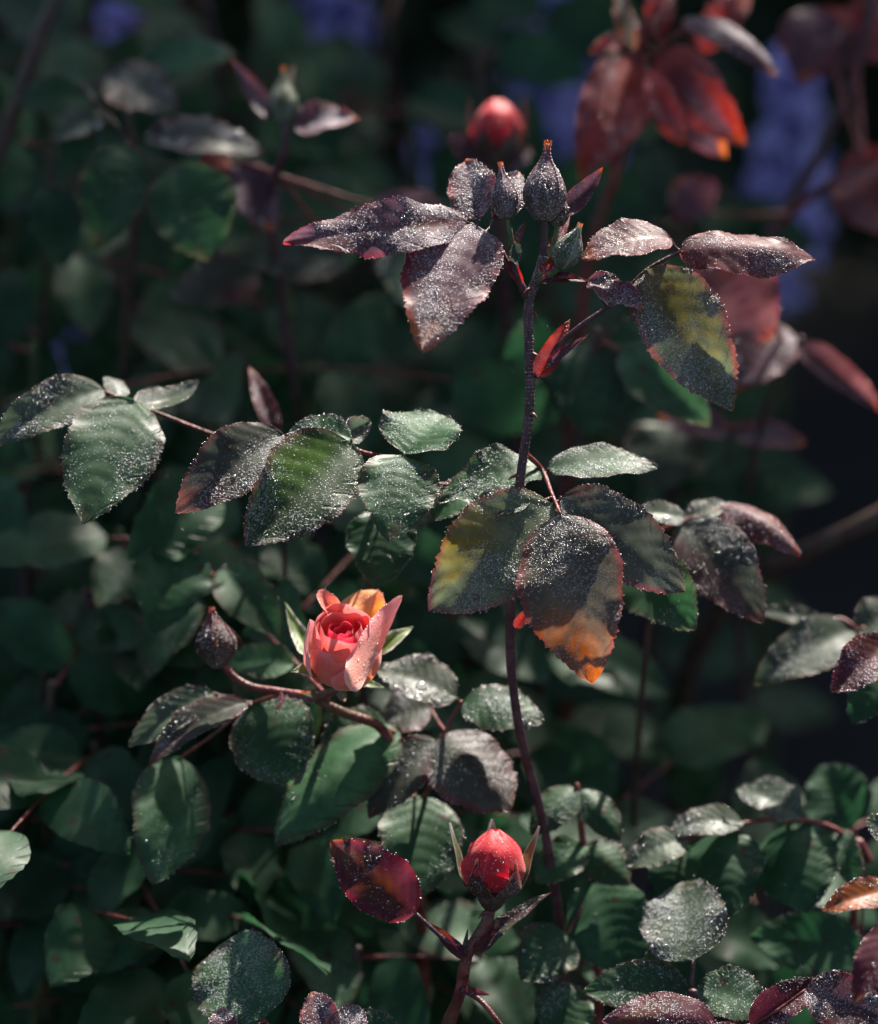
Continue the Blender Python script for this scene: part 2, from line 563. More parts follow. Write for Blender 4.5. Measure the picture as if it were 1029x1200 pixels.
STEMC = {'purple': (.075, .030, .040, 0), 'red': (.17, .030, .028, 0), 'green': (.07, .11, .035, 0), 'brown': (.06, .032, .025, 0), 'orange': (.36, .07, .02, 0)}

def px_leaflet(b, t, w, tilt, d, lay=.42, **kw):
    """Place a leaflet by where its base and tip stand; tilt turns its face from the viewer towards the sky."""
    B = P(b[0], b[1], d[0]); T = P(t[0], t[1], d[1])
    # leaves lie towards the light: the lower end stands nearer to the viewer
    T = P(t[0], t[1], d[1] - lay * (t[1] - b[1]) * FRAME_H / 12.0)
    mid = (B + T) / 2
    v = nrm(CAMP - mid); a = nrm(T - B)
    w0 = nrm(np.cross(v, a)); n0 = np.cross(a, w0)
    sg = 1.0 if np.dot(w0, UPV + .25 * RGT) > 0 else -1.0
    th = math.radians(tilt) * sg
    n = n0 * math.cos(th) + w0 * math.sin(th)
    width = mm(w, (d[0] + d[1]) / 2) / max(abs(math.cos(th)), .42)
    if kw.pop('under', False): n = -n
    return B, T, n, width

SEED = [0]
def add_leaf(root, rachis, leaflets, r=3.0, colr='red', dens=1.0, label=None, res=(64, 15), name='leaf'):
    """A compound leaf: its stalk is a part, every leaflet and the dew on it are sub-parts."""
    pts = [P(*q) for q in rachis]
    g = Geo()
    dm = np.mean([q[2] for q in rachis])
    curve, _ = g.tube(pts, mm(r, dm), mm(r * .6, dm), 7, col=STEMC[colr])
    specs = []
    for lf in leaflets:
        b, t, w, tilt = lf[:4]
        kind = lf[4]; d = lf[5]
        kw = dict(lf[6]) if len(lf) > 6 else {}
        SEED[0] += 1
        kw.setdefault('seed', SEED[0])
        B, T, n, width = px_leaflet(b, t, w, tilt, d, under=kw.pop('under', False), lay=kw.pop('lay', .42))
        k = np.argmin(np.linalg.norm(curve - B, axis=1))
        if np.linalg.norm(curve[k] - B) > .0008:
            g.tube([curve[k], (curve[k] + B) / 2 - np.array((0, 0, .0006)), B], mm(r * .6, dm), mm(r * .45, dm), 6, col=STEMC[colr])
        specs.append((B, T, n, width, kind, kw))
    st = g.build(name, M_STEM, root, pts[0])
    if label: st['label'] = label
    dp = []
    for B, T, n, width, kind, kw in specs:
        dd = kw.pop('drops', 1.0) * dens
        rs = kw.pop('rs', .000098 if dens >= .8 else .00015); big = kw.pop('big', .025)
        lab = kw.pop('label', None)
        V, F, UV, C, samp = leaflet(B, T, n, width, kind, res=kw.pop('res', res), **kw)
        o = mesh_obj('leaflet', V, F, M_LEAF, st, B, UV, C)
        if lab: o['label'] = lab
        area = np.linalg.norm(T - B) * width * 1e6
        if dd > 0:
            q = dew_on(samp, int(area * (2.6 if dens >= .8 else 1.0) * dd * KIND[kind]['dew']), int((190 if dens >= .8 else 110) * min(1, dd)), rs, big, kw['seed'])
            if q: dp.append(q)
    if dp:
        V, F = drops(np.vstack([q[0] for q in dp]), np.vstack([q[1] for q in dp]), np.concatenate([q[2] for q in dp]))
        tag(mesh_obj('dew', V, F, M_DEW, st, specs[0][0]), kind='stuff')
    return st

def ground_path(p, lean=(0, .06)):
    """Continue a cane from p down to the soil."""
    p = np.asarray(p)
    e = np.array((p[0] + lean[0], p[1] + lean[1], -.01))
    m = p * .5 + e * .5 + np.array((lean[0] * .3, -.01, .03))
    return [m, e]

def shoot(label, stem, r=(5.0, 8.0), colr='purple', group=None, lean=(0, .06), thorns=0, name='rose_shoot', fuzz=0, cat='rose shoot'):
    """A rose shoot: an Empty at the foot of its cane; the cane, leaves, buds and flowers are its parts."""
    pts = [P(*q) for q in stem]
    gp = ground_path(pts[-1], lean)
    root = tag(link(name, None, None, (gp[-1][0], gp[-1][1], 0)), label, cat, group)
    g = Geo()
    dm = np.mean([q[2] for q in stem])
    curve, tn = g.tube(pts + gp, mm(r[0], dm), mm(r[1], dm), 10, n=16 * (len(pts) + 1), col=STEMC[colr], bumps=.05)
    st = g.build('stem', M_STEM, root, pts[0])
    k = int(len(curve) * .55)
    for i in range(thorns):
        j = random.randint(6, k)
        a = random.uniform(0, 6.28)
        ref = nrm(np.cross(tn[j], RGT + .3 * UPV)); ref2 = np.cross(tn[j], ref)
        out = ref * math.cos(a) + ref2 * math.sin(a)
        rr = mm(r[0], dm)
        tg = Geo()
        tg.tube([curve[j] + out * rr * .6, curve[j] + out * rr * 1.8 + tn[j] * rr * .5, curve[j] + out * rr * 2.7 + tn[j] * rr * 1.4], rr * .55, rr * .05, 7, col=STEMC['red'])
        tg.build('thorn', M_STEM, st, curve[j])
    if fuzz:
        rr = np.random.default_rng(3)
        j = rr.integers(0, k, fuzz); a = rr.uniform(0, 6.28, fuzz)
        ref = np.cross(tn[j], RGT + .3 * UPV); ref /= np.linalg.norm(ref, axis=1)[:, None]
        ref2 = np.cross(tn[j], ref)
        out = ref * np.cos(a)[:, None] + ref2 * np.sin(a)[:, None]
        V, F = drops(curve[j] + out * mm(r[0] * 1.02, dm), out, .00013 * np.exp(rr.normal(0, .3, fuzz)))
        tag(mesh_obj('dew', V, F, M_DEW, root, pts[0]), kind='stuff')
    return root

# ------------------------------------------------------------------ buds and flowers
def frame(axis):
    """Right, front (towards the viewer) and axis of a flower."""
    A = nrm(axis)
    f = nrm(-FWD - A * np.dot(-FWD, A))
    return np.cross(f, A) * -1.0, f, A      # x to the viewer's right, y to the front

def sector(base, axis, phi, hw, rz, size, ns=13, nt_=20, cols=None, top=.0, ruffle=0.0, seed=0, off=0.0, dew=.3, roll=0.0):
    """A petal or sepal wrapped round an axis. rz: (t, radius, height); hw: (t, half angle in degrees)."""
    X, Y, A = frame(axis)
    t = np.linspace(0, 1, nt_)[:, None]; s = np.linspace(-1, 1, ns)[None, :]
    t, s = np.broadcast_arrays(t, s)
    rz = np.array(rz, float); hwv = np.array(hw, float)
    teff = t * (1 - top * s ** 2 * t)
    def ip(x, col):
        # smooth interpolation through the control values
        k = 4
        xx = np.linspace(0, 1, 81); yy = np.interp(xx, rz[:, 0], rz[:, col])
        ker = np.ones(9) / 9
        yp = np.convolve(np.pad(yy, 4, mode='reflect', reflect_type='odd'), ker, 'valid')
        return np.interp(x, xx, yp)
    R = ip(teff, 1); Z = ip(teff, 2)
    r_ = np.random.default_rng(seed)
    R = R * (1 + off) + ruffle * t ** 2 * np.sin(s * 4 + seed) * .5 + ruffle * t ** 3 * np.sin(s * 9 + seed * 2.1) * .25
    R = R + roll * np.abs(s) ** 4 * t
    ang = np.radians(phi) + s * np.radians(np.interp(t, hwv[:, 0], hwv[:, 1]))
    Z = Z + ruffle * .4 * t ** 3 * np.sin(s * 6 + seed)
    V = np.asarray(base) + size * (R * np.sin(ang))[..., None] * X + size * (R * np.cos(ang))[..., None] * Y + size * Z[..., None] * A
    c0, c1, ce = [np.array(c, float) for c in cols]
    bn = blob_noise(s, t, seed)
    m = smooth01(t * 1.3 - .1 + .12 * bn)[..., None]
    C = c0 * (1 - m) + c1 * m
    e = smooth01((np.maximum(np.abs(s), t * 1.0) - .82) / .18)[..., None] * .8
    C = C * (1 - e) + ce * e
    col = np.concatenate([np.clip(C, .004, .95), np.full(C.shape[:2] + (1,), dew)], -1)
    uv = np.stack([s * .3 + .7, t], -1)
    return V.reshape(-1, 3), grid_faces(nt_, ns), col.reshape(-1, 4), uv.reshape(-1, 2), V

def receptacle(root, base, axis, size, colr, name, label=None):
    X, Y, A = frame(axis)
    g = Geo()
    prof = [(-.40, .11), (-.33, .20), (-.2, .28), (-.05, .33), (.06, .32), (.12, .1)]
    a = np.linspace(0, 2 * np.pi, 12, endpoint=False)
    v = np.vstack([np.asarray(base) + size * (z * A + r * (np.cos(a)[:, None] * X + np.sin(a)[:, None] * Y)) for z, r in prof])
    g.add(v, grid_faces(len(prof), 12, True)[:, ::-1], None, colr)
    o = g.build(name, M_STEM, root, base)
    if label: o['label'] = label
    return o

SEP_C = {'purple': ((.10, .075, .065), (.14, .065, .09), (.24, .12, .14)),
         'green': ((.07, .11, .035), (.10, .13, .05), (.36, .36, .30)),
         'wine': ((.07, .05, .03), (.10, .02, .028), (.20, .07, .05)),
         'lime': ((.13, .19, .05), (.16, .22, .07), (.55, .52, .46)),
         'mixed': ((.08, .05, .03), (.13, .12, .05), (.50, .44, .40))}

def closed_bud(root, base, axis, size, sep='purple', label=None, tip=1.0, dens=120, rot=0, tipcol=(.42, .10, .02), wid=.52):
    b = receptacle(root, base, axis, size, STEMC['green'] if sep != 'wine' else STEMC['purple'], 'bud', label)
    V, F, C, U, _ = sector(base, axis, 0, [(0, 180), (1, 180)], [(0, .2, .0), (.3, wid * .9, .4), (.6, wid * .72, .8), (1, .03, 1.25)], size, ns=17, cols=((.25, .02, .03),) * 3)
    mesh_obj('petal', V, F, M_PETAL, b, base, U, C)
    dp = []
    for k in range(5):
        ph = rot + k * 72
        lift = .05 + .03 * (k % 2)
        rz = [(0, .20, -.36), (.12, .36, -.16), (.28, wid * .96, .14), (.42, wid, .42), (.6, wid * .70, .80), (.78, wid * .26, 1.16), (.9, wid * .07, 1.3 + .2 * tip), (1, wid * .02 + .05 * (k % 2), 1.36 + .6 * tip)]
        V, F, C, U, G = sector(base, axis, ph, [(0, 40), (.35, 44), (.6, 42), (.8, 38), (.9, 40), (1, 8)], rz, size, ns=11, nt_=24,
                            cols=SEP_C[sep], seed=k + int(size * 1e5), off=lift, roll=.05, dew=.75)
        t = U[:, 1]
        tm = smooth01((t - .88) / .1)[:, None] * .9
        C[:, :3] = C[:, :3] * (1 - tm) + np.array(tipcol) * tm
        mesh_obj('sepal', V, F, M_LEAF, b, base, U, C)
        q = dew_on((G, None, .5), int(dens * .7), int(dens * .5), .00013, .0, k)
        dp.append(q)
    V, F = drops(np.vstack([q[0] for q in dp]), np.vstack([q[1] for q in dp]), np.concatenate([q[2] for q in dp]))
    tag(mesh_obj('dew', V, F, M_DEW, b, base), kind='stuff')
    return b

def opening_bud(root, base, axis, size, label, sep='mixed', rot=40, flare=1.0, reds=((.50, .008, .018), (.62, .012, .026), (.66, .05, .065))):
    b = receptacle(root, base, axis, size, STEMC['purple'], 'bud', label)
    dp = []
    for k, (ph, hwid, off, tp) in enumerate([(0, 180, -.12, 0), (170, 80, -.03, .25), (-95, 80, .01, .30), (60, 78, .06, .36), (-25, 50, .10, .5)]):
        rz = [(0, .22, .0), (.2, .52, .14), (.45, .64, .5), (.7, .50, .94), (.88, .28, 1.18), (1, .08, 1.30)]
        V, F, C, U, _ = sector(base, axis, ph, [(0, hwid), (1, hwid)], rz, size, ns=25, nt_=24, cols=reds, top=tp, ruffle=.05, seed=k + 4, off=off, dew=.4, roll=.05 if k else 0)
        if k: dp.append(dew_on((_, None, .5), 45, 36, .00011, .04, k + 40))
        mesh_obj('petal', V, F, M_PETAL, b, base, U, C)
    for k in range(5):
        ph = rot + k * 72
        fl = -1 if abs(((ph + 180) % 360) - 180) < 60 else flare * (1 if k % 2 else .8)
        rz = [(0, .26, -.14), (.2, .60, .08), (.42, .72, .40), (.65, .70 + .08 * fl, .78), (.85, .68 + .18 * fl, 1.06), (1, .64 + .32 * fl, 1.36)]
        if fl < 0: rz = [(0, .26, -.14), (.2, .57, .04), (.42, .68, .24), (.65, .68, .45), (.85, .67, .62), (1, .64, .80)]
        V, F, C, U, G = sector(base, axis, ph, [(0, 38), (.25, 30), (.5, 21 if fl > 0 else 14), (.75, 12 if fl > 0 else 6.5), (1, 1.4)], rz, size, ns=11, nt_=24,
                            cols=SEP_C[sep if fl > 0 else 'wine'], seed=k, roll=.04, dew=.6)
        mesh_obj('sepal', V, F, M_LEAF, b, base, U, C)
        dp.append(dew_on((G, None, .5), 40, 40, .00011, .0, k))
    V, F = drops(np.vstack([q[0] for q in dp]), np.vstack([q[1] for q in dp]), np.concatenate([q[2] for q in dp]))
    tag(mesh_obj('dew', V, F, M_DEW, b, base), kind='stuff')
    return b

def petal_sheet(parent, b, t, w, tilt, d, cols, curl=.1, cup=.25, fold=0.0, wave=.05, seed=1, shape=(.42, .34), under=False, dew=.5, dens=60, twist=0.0):
    B, T, n, width = px_leaflet(b, t, w, tilt, d, lay=0, under=under)
    V, F, UV, C, samp = leaflet(B, T, n, width, 'green', curl=curl, cup=cup, fold=fold, wave=wave, serr=0, res=(36, 19), seed=seed, shape=shape, twist=twist)
    s = UV[:, 0] * 2 - 1; tt = UV[:, 1]
    c0, c1, ce = [np.array(c, float) for c in cols]
    bn = blob_noise(s, tt, seed)
    m = smooth01(tt * 1.2 - .1 + .15 * bn)[:, None]
    C[:, :3] = c0 * (1 - m) + c1 * m
    e = smooth01((np.abs(s) - .8) / .2)[:, None] * .6
    C[:, :3] = C[:, :3] * (1 - e) + ce * e
    C[:, 3] = dew
    mesh_obj('petal', V, F, M_PETAL, parent, B, UV, C)
    if dens:
        q = dew_on(samp, dens, dens // 2, .00013, .03, seed)
        return q

def bloom(root):
    base = P(404, 792, 1.6)
    A = nrm(UPV * .80 - FWD * .60 + RGT * .0)
    size = .0120
    fl = receptacle(root, base, A, size * .95, STEMC['green'], 'flower', 'half open coral pink rose flower with dewy petals')
    pink = ((.86, .42, .10), (.86, .25, .22), (.89, .36, .38))
    deep = ((.82, .24, .10), (.85, .20, .16), (.88, .32, .32))
    core = ((.60, .05, .06), (.66, .035, .07), (.78, .14, .18))
    pale = ((.87, .38, .30), (.88, .36, .37), (.90, .50, .52))
    def pet(ph, hwid, rz, cols, top=.2, ruffle=.05, seed=0, off=0, dew=.5, roll=0.0, hw2=None):
        V, F, C, U, G = sector(base, A, ph, [(0, hwid * .8), (.5, hwid), (1, hw2 or hwid)], rz, size, ns=25, nt_=26, cols=cols, top=top, ruffle=ruffle, seed=seed, off=off, dew=dew, roll=roll)
        mesh_obj('petal', V, F, M_PETAL, fl, base, U, C)
        return dew_on((G, None, .5), 26, 14, .00012, .05, seed)
    q = []
    # heart: tightly rolled petals
    for k, (ph, rr, hh) in enumerate([(40, .10, 1.34), (170, .17, 1.36), (290, .24, 1.40), (60, .31, 1.42), (190, .38, 1.50), (320, .42, 1.44)]):
        pet(ph, 92, [(0, .08, .1), (.4, rr * 1.5 + .1, .6), (.75, rr * 1.35 + .05, 1.1), (1, rr * 1.22, hh)], core if k < 4 else deep, .10, .07, k + 20)
    # cup of larger petals
    q.append(pet(178, 80, [(0, .12, 0), (.25, .50, .18), (.5, .66, .6), (.8, .62, 1.2), (1, .60, 1.60)], deep, .16, .085, 31))
    q.append(pet(-120, 70, [(0, .12, 0), (.25, .56, .16), (.5, .72, .6), (.8, .66, 1.2), (1, .55, 1.56)], pink, .2, .085, 32))
    q.append(pet(110, 66, [(0, .12, 0), (.25, .58, .16), (.5, .74, .6), (.8, .66, 1.1), (1, .56, 1.46)], pink, .2, .085, 33))
    q.append(pet(-34, 66, [(0, .12, 0), (.25, .62, .10), (.5, .78, .46), (.8, .74, .86), (1, .62, 1.10)], deep, .30, .085, 34))
    q.append(pet(42, 62, [(0, .12, 0), (.25, .66, .08), (.5, .83, .42), (.8, .80, .78), (1, .70, .98)], pink, .34, .085, 35))
    q.append(pet(-92, 44, [(0, .14, 0), (.22, .70, .10), (.5, .92, .5), (.8, .90, 1.02), (1, .78, 1.42)], pale, .2, .06, 36, roll=.06))
    # back petal standing behind, right petal thrown open, small curled tip
    q.append(petal_sheet(fl, (436, 748), (422, 692), 54, -8, (2.3, 2.9), ((.85, .36, .06), (.85, .34, .14), (.82, .26, .22)), .08, .3, 0, .08, 41))
    q.append(petal_sheet(fl, (410, 809), (471, 698), 31, -24, (-.5, 1.3), pale, -.05, -.16, 0, .04, 42, (.36, .55), dens=130, twist=-.35))
    q.append(petal_sheet(fl, (392, 728), (373, 692), 20, 20, (1.5, 1.2), deep, .2, .5, 0, .05, 43))
    q = [x for x in q if x]
    V, F = drops(np.vstack([x[0] for x in q]), np.vstack([x[1] for x in q]), np.concatenate([x[2] for x in q]))
    tag(mesh_obj('dew', V, F, M_DEW, fl, base), kind='stuff')
    for (b, t, w, tilt, d, cu, fo) in [((366, 768), (334, 706), 24, 10, (2.0, 2.6), -.14, .25), ((388, 788), (340, 788), 30, 30, (1.9, 1.2), .12, .2),
                                   ((440, 765), (484, 735), 20, 15, (2.2, 2.6), .10, .3), ((412, 800), (450, 806), 12, 30, (2.4, 2.6), .1, .2)]:
        B, T, n, width = px_leaflet(b, t, w, tilt, d)
        V, F, U, C, _ = leaflet(B, T, n, width, 'pale', curl=cu, fold=fo, wave=.03, serr=0, res=(30, 11), seed=int(w), shape=(.30, 1.0), dewk=.3)
        s = np.abs(U[:, 0] * 2 - 1)[:, None]
        C[:, :3] = np.where(s > .8, np.array((.50, .48, .42)), np.array((.15, .22, .065)))
        mesh_obj('sepal', V, F, M_LEAF, fl, B, U, C)
    return fl

# ------------------------------------------------------------------ the setting
n = 90
xs = np.linspace(-1, 1, n); ys = np.linspace(-1, 1, n)
gx, gy = np.meshgrid(np.sign(xs) * np.abs(xs) ** 2.6 * 40, np.sign(ys) * np.abs(ys) ** 2.6 * 40 + .5)
gz = .012 * np.sin(gx * 9) * np.cos(gy * 11) + .008 * np.sin(gx * 23 + gy * 17)
gv = np.stack([gx, gy, gz * np.exp(-(gx ** 2 + gy ** 2) / 30) - .012], -1).reshape(-1, 3)
tag(mesh_obj('ground', gv, grid_faces(n, n), M_SOIL, None, (0, 0, 0)), kind='structure')

# ------------------------------------------------------------------ the sharp shoot in the middle
G1 = 'rose shoots in focus'
mid = shoot('tall purple rose shoot in sharp focus topped by a cluster of closed dewy buds',
            [(637, 300, -.2), (631, 322, -.1), (621, 348, 0), (620, 400, 0), (621, 470, 0), (610, 560, .4), (600, 680, 1.0), (599, 780, 1.8), (610, 860, 2.6), (632, 945, 3.5)],
            (5.4, 5.8), 'purple', G1, (.01, .03), thorns=9, fuzz=1500)
g = Geo()
g.tube([P(617, 348, 0), P(606, 322, 0), P(602, 303, .1)], mm(5), mm(4), 8, col=STEMC['purple'])
g.tube([P(602, 306, .1), P(598, 275, 0), P(594, 246, 0)], mm(3.6), mm(3.2), 8, col=STEMC['green'])
g.build('bud_stalk', M_STEM, mid)
g = Geo(); g.tube([P(637, 302, -.2), P(638, 275, -.2), P(638, 248, -.2)], mm(5), mm(4.4), 8, col=STEMC['purple']); g.build('bud_stalk', M_STEM, mid)
g = Geo(); g.tube([P(640, 305, .3), P(648, 290, .5), P(654, 258, .6)], mm(3.5), mm(3), 8, col=STEMC['green']); g.build('bud_stalk', M_STEM, mid)
g = Geo(); g.tube([P(630, 330, -.1), P(645, 322, -.5), P(660, 307, -.6)], mm(4.5), mm(3.6), 8, col=STEMC['green']); g.build('bud_stalk', M_STEM, mid)
closed_bud(mid, P(638, 242, -.2), UPV + .05 * RGT, mm(46), 'purple', 'largest closed bud with an orange tip', .55, 240, 10)
closed_bud(mid, P(593, 244, 0), UPV * 1 - .12 * RGT, mm(33), 'purple', 'slim closed bud on a bright green stalk', .5, 150, 40, wid=.46)
closed_bud(mid, P(655, 256, .7), UPV, mm(24), 'wine', None, .3, 60, 5)
closed_bud(mid, P(661, 304, -.6), UPV * .9 + .42 * RGT - .3 * FWD, mm(30), 'green', 'small round bud leaning right', .35, 130, 60)
# unopened tips and bracts
def bract(root, b, t, w, tilt, d, kind='wine', curl=.08, fold=.35, name='bract', dr=.5, shape=(.35, .9)):
    B, T, n, width = px_leaflet(b, t, w, tilt, d)
    SEED[0] += 1
    V, F, U, C, samp = leaflet(B, T, n, width, kind, curl=curl, fold=fold, wave=.03, serr=.4, res=(36, 11), seed=SEED[0], shape=shape)
    return mesh_obj(name, V, F, M_LEAF, root, B, U, C)
bract(mid, (612, 332), (589, 292), 13, -10, (-.1, .2), 'red')
bract(mid, (603, 308), (606, 278), 15, 10, (-.2, -.3), 'pale', -.1)
bract(mid, (605, 285), (616, 260), 9, 10, (-.2, -.3), 'blush', .15)
bract(mid, (640, 312), (668, 250), 16, 0, (.8, 1.0), 'red', .06)
bract(mid, (660, 250), (707, 196), 26, 15, (.6, .2), 'bronze', -.12, .3)
bract(mid, (634, 330), (690, 330), 13, 35, (-.5, -.3), 'wine', .1)
bract(mid, (633, 318), (652, 312), 12, 10, (-.8, -.9), 'red', .1)
bract(mid, (604, 736), (625, 708), 13, 0, (.9, .6), 'red')
add_leaf(mid, [(612, 338, 0), (598, 312, .1), (578, 280, .2), (552, 262, .2)], [
    ((548, 260), (332, 284), 62, 26, 'bronze', (.2, -.6), dict(curl=.10, fold=.14, wave=.07, bend=-.03, cup=-.10, tipc=((.22, .035, .04), .92))),
    ((556, 263), (494, 411), 106, 14, 'bronze', (.2, -.8), dict(curl=.05, fold=.06, tipc=(None, .80), wave=.03)),
    ((562, 258), (546, 188), 58, -10, 'bronze', (.3, .9), dict(curl=.05, fold=.2)),
    ((578, 258), (608, 202), 36, -15, 'bronze', (.4, .9), dict(fold=.3))],
    3.2, 'purple', 1.5, label='purple bronze leaf thick with fine dew')
add_leaf(mid, [(628, 442, 0), (648, 412, -.1), (672, 388, -.2), (722, 352, -.2), (757, 317, -.1), (797, 294, .1)], [
    ((757, 317), (858, 482), 100, 4, 'autumn', (-.1, -.1), dict(lay=.25, curl=.10, fold=.10, patch=(-0.35, .38, .75, .36, .36), tipc=(None, .93), wave=.03, seed=71)),
    ((786, 280), (682, 304), 44, 50, 'blush', (.0, -.5), dict(curl=.10, fold=.12, tipc=((.45, .12, .04), .8))),
    ((797, 293), (955, 305), 50, 42, 'blush', (.1, .8), dict(curl=.16, fold=-.25, wave=.05, tipc=(None, .93), bend=.05)),
    ((690, 328), (755, 364), 32, 38, 'bronze', (-.4, -.6), dict(curl=.05, fold=.15, wave=.07))],
    3.6, 'purple', 1.3, label='bronze green leaf with an orange tipped leaflet')
bract(mid, (630, 442), (668, 374), 26, 0, (-.2, -.5), 'red', .05, .4, 'stipule')
bract(mid, (640, 432), (690, 392), 9, 20, (-.3, -.5), 'bronze', .05, .4, 'stipule')
add_leaf(mid, [(612, 528, .9), (634, 549, 1.5), (646, 577, .7), (657, 603, -.2)], [
    ((634, 550), (514, 592), 58, 44, 'green', (1.5, 1.7), dict(curl=.10, fold=.12, wave=.06, dewk=.75, big=.05)),
    ((643, 549), (771, 548), 38, 50, 'green', (1.5, 1.8), dict(curl=.08, fold=.05, dewk=.75, big=.05)),
    ((646, 590), (502, 717), 122, 6, 'autumn', (.4, .6), dict(lay=.42, drops=.7, curl=.07, fold=.06, patch=(0.55, .62, .5, .28, .62), tipc=((.10, .03, .04), .88), seed=91)),
    ((658, 582), (803, 694), 94, 12, 'mixed', (.4, .6), dict(lay=.42, drops=.8, curl=.07, fold=.05, tipc=((.4, .11, .02), .95), seed=93)),
    ((657, 604), (694, 801), 122, -4, 'rust', (-.2, .6), dict(lay=.42, drops=.7, curl=.08, fold=.05, wave=.03, patch=(0.3, .86, 1.3, .28, .62), tipc=(None, .86), seed=97)),
    ((622, 586), (540, 606), 34, 40, 'pale', (.3, .6), dict(curl=.1))],
    3.4, 'red', 1.15, label='five leaflet leaf turning orange at the tip')

# ------------------------------------------------------------------ left-hand shoot at mid height
left = shoot('leafy green shoot reaching to the left edge with rounded dewy leaflets',
             [(440, 545, 3.0), (438, 620, 4.0), (430, 720, 6.0)], (4, 6), 'brown', G1, (.0, .05), thorns=2)
add_leaf(left, [(436, 560, 3.2), (350, 530, 3.4), (265, 514, 3), (200, 490, 2.8), (150, 470, 2.8), (120, 458, 2.9)], [
    ((122, 457), (-12, 522), 56, 28, 'pale', (2.9, 2.6), dict(curl=.10, fold=.15, big=.12)),
    ((158, 470), (97, 615), 110, 8, 'green', (2.8, 2.0), dict(curl=.06, fold=.08, big=.08)),
    ((158, 472), (233, 447), 26, 48, 'pale', (2.9, 3.6), dict(curl=-.15, fold=.2)),
    ((140, 470), (128, 442), 24, 40, 'pale', (3.0, 3.6), dict(curl=.05))],
    3.2, 'red', .8, label='leaf of rounded grey green leaflets')
add_leaf(left, [(440, 560, 2.8), (446, 535, 1.4), (425, 530, .9), (400, 518, .8), (335, 510, 1.5)], [
    ((332, 509), (206, 601), 78, 18, 'mixed', (1.5, 1.3), dict(curl=.10, fold=.14, patch=(-0, .9, 1.4, .35, .8))),
    ((412, 521), (287, 641), 108, 6, 'bright', (.8, -.2), dict(curl=.07, fold=.10, patch=(0.45, .38, .5, .30, .9), tipc=((.10, .03, .035), .9))),
    ((412, 515), (337, 508), 30, 46, 'green', (.9, 1.3), dict(curl=.12, fold=.2, dewk=.75)),
    ((404, 514), (434, 492), 30, -10, 'pale', (1.1, 1.6), dict(curl=-.2, fold=.4))],
    3.4, 'red', .9)
add_leaf(left, [(440, 560, 2.8), (456, 540, 1.2), (474, 533, .6)], [
    ((474, 533), (524, 489), 76, 40, 'green', (.6, 1.6), dict(curl=.08, fold=.10, dewk=.75, big=.1)),
    ((472, 534), (456, 634), 94, 4, 'green', (.6, .1), dict(curl=.06, fold=.10, big=.08)),
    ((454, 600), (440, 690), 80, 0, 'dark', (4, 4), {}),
    ((560, 570), (505, 610), 40, 30, 'green', (3, 3), {})],
    3.4, 'red', .9)

# ------------------------------------------------------------------ the shoot with the open flower
rose = shoot('rose shoot carrying the half open coral flower and one dark nodding bud',
             [(404, 793, 1.7), (398, 806, 2.0), (372, 818, 2.4), (395, 832, 2.8), (445, 852, 3.6), (470, 930, 5.0)], (4.6, 7.5), 'red', G1, (.0, .05))
bloom(rose)
g = Geo(); g.tube([P(385, 818, 2.5), P(325, 810, 2.8), P(290, 803, 3.0), (P(268, 787, 3.0)), P(259, 770, 3.0)], mm(5), mm(4.5), 9, col=STEMC['red']); g.build('bud_stalk', M_STEM, rose)
closed_bud(rose, P(255, 768, 3.0), UPV - .12 * RGT - .1 * FWD, mm(40), 'wine', 'dark red closed bud on a curved stalk', .22, 60, 36, tipcol=(.16, .03, .03), wid=.6)
bract(rose, (335, 808), (322, 838), 9, 0, (2.8, 2.6), 'wine')
bract(rose, (372, 820), (350, 812), 16, 0, (2.2, 2.2), 'rust')
bract(rose, (398, 808), (404, 822), 12, 0, (1.9, 2.2), 'rust')
add_leaf(rose, [(335, 812, 3), (315, 818, 3.5), (296, 824, 3.8)], [
    ((296, 824), (352, 918), 104, -6, 'green', (3.8, 3.4), dict(curl=.10, fold=-.14, seed=121)),
    ((290, 824), (174, 896), 38, 40, 'mixed', (3.6, 3.4), dict(curl=.10, fold=.25, dewk=.35)),
    ((250, 812), (150, 876), 44, 26, 'pale', (3.8, 3.8), dict(curl=.08, fold=.22, dewk=.35)),
    ((212, 888), (180, 1037), 92, 10, 'green', (4.8, 4.2), dict(curl=.08, fold=-.16, dewk=.2))], 3.4, 'red', .35)
add_leaf(rose, [(446, 852, 3.6), (462, 858, 4.0)], [
    ((462, 850), (322, 992), 84, 26, 'green', (4.2, 3.8), dict(curl=.12, fold=-.25, dewk=.3, seed=131)),
    ((455, 852), (372, 880), 50, 36, 'green', (4.6, 4.8), dict(curl=.14, dewk=.4))], 3.4, 'red', .3)
add_leaf(rose, [(470, 925, 5.2), (497, 935, 4.4), (508, 900, 4.2), (518, 866, 4), (541, 822, 3.8)], [
    ((535, 818), (440, 786), 54, 42, 'pale', (3.8, 3.8), dict(curl=.08, fold=.10, big=.3, rs=.00024, dewk=.5)),
    ((542, 824), (637, 848), 54, 38, 'green', (3.8, 3.4), dict(curl=.12, fold=-.10, big=.3, rs=.00024, dewk=.5)),
    ((516, 862), (598, 952), 92, 22, 'mixed', (4, 3.6), dict(curl=.08, fold=-.2, dewk=.6, patch=(-0.5, .5, .8, .5, .5))),
    ((512, 868), (432, 960), 58, 18, 'mixed', (4.2, 4.2), dict(curl=.10, fold=.15, dewk=.25)),
    ((496, 933), (490, 1056), 98, 6, 'green', (4.4, 4), dict(curl=.06, fold=.08, dewk=.3)),
    ((505, 830), (445, 850), 50, 35, 'mixed', (5.4, 5.6), dict(curl=.1))], 3.6, 'red', .5)
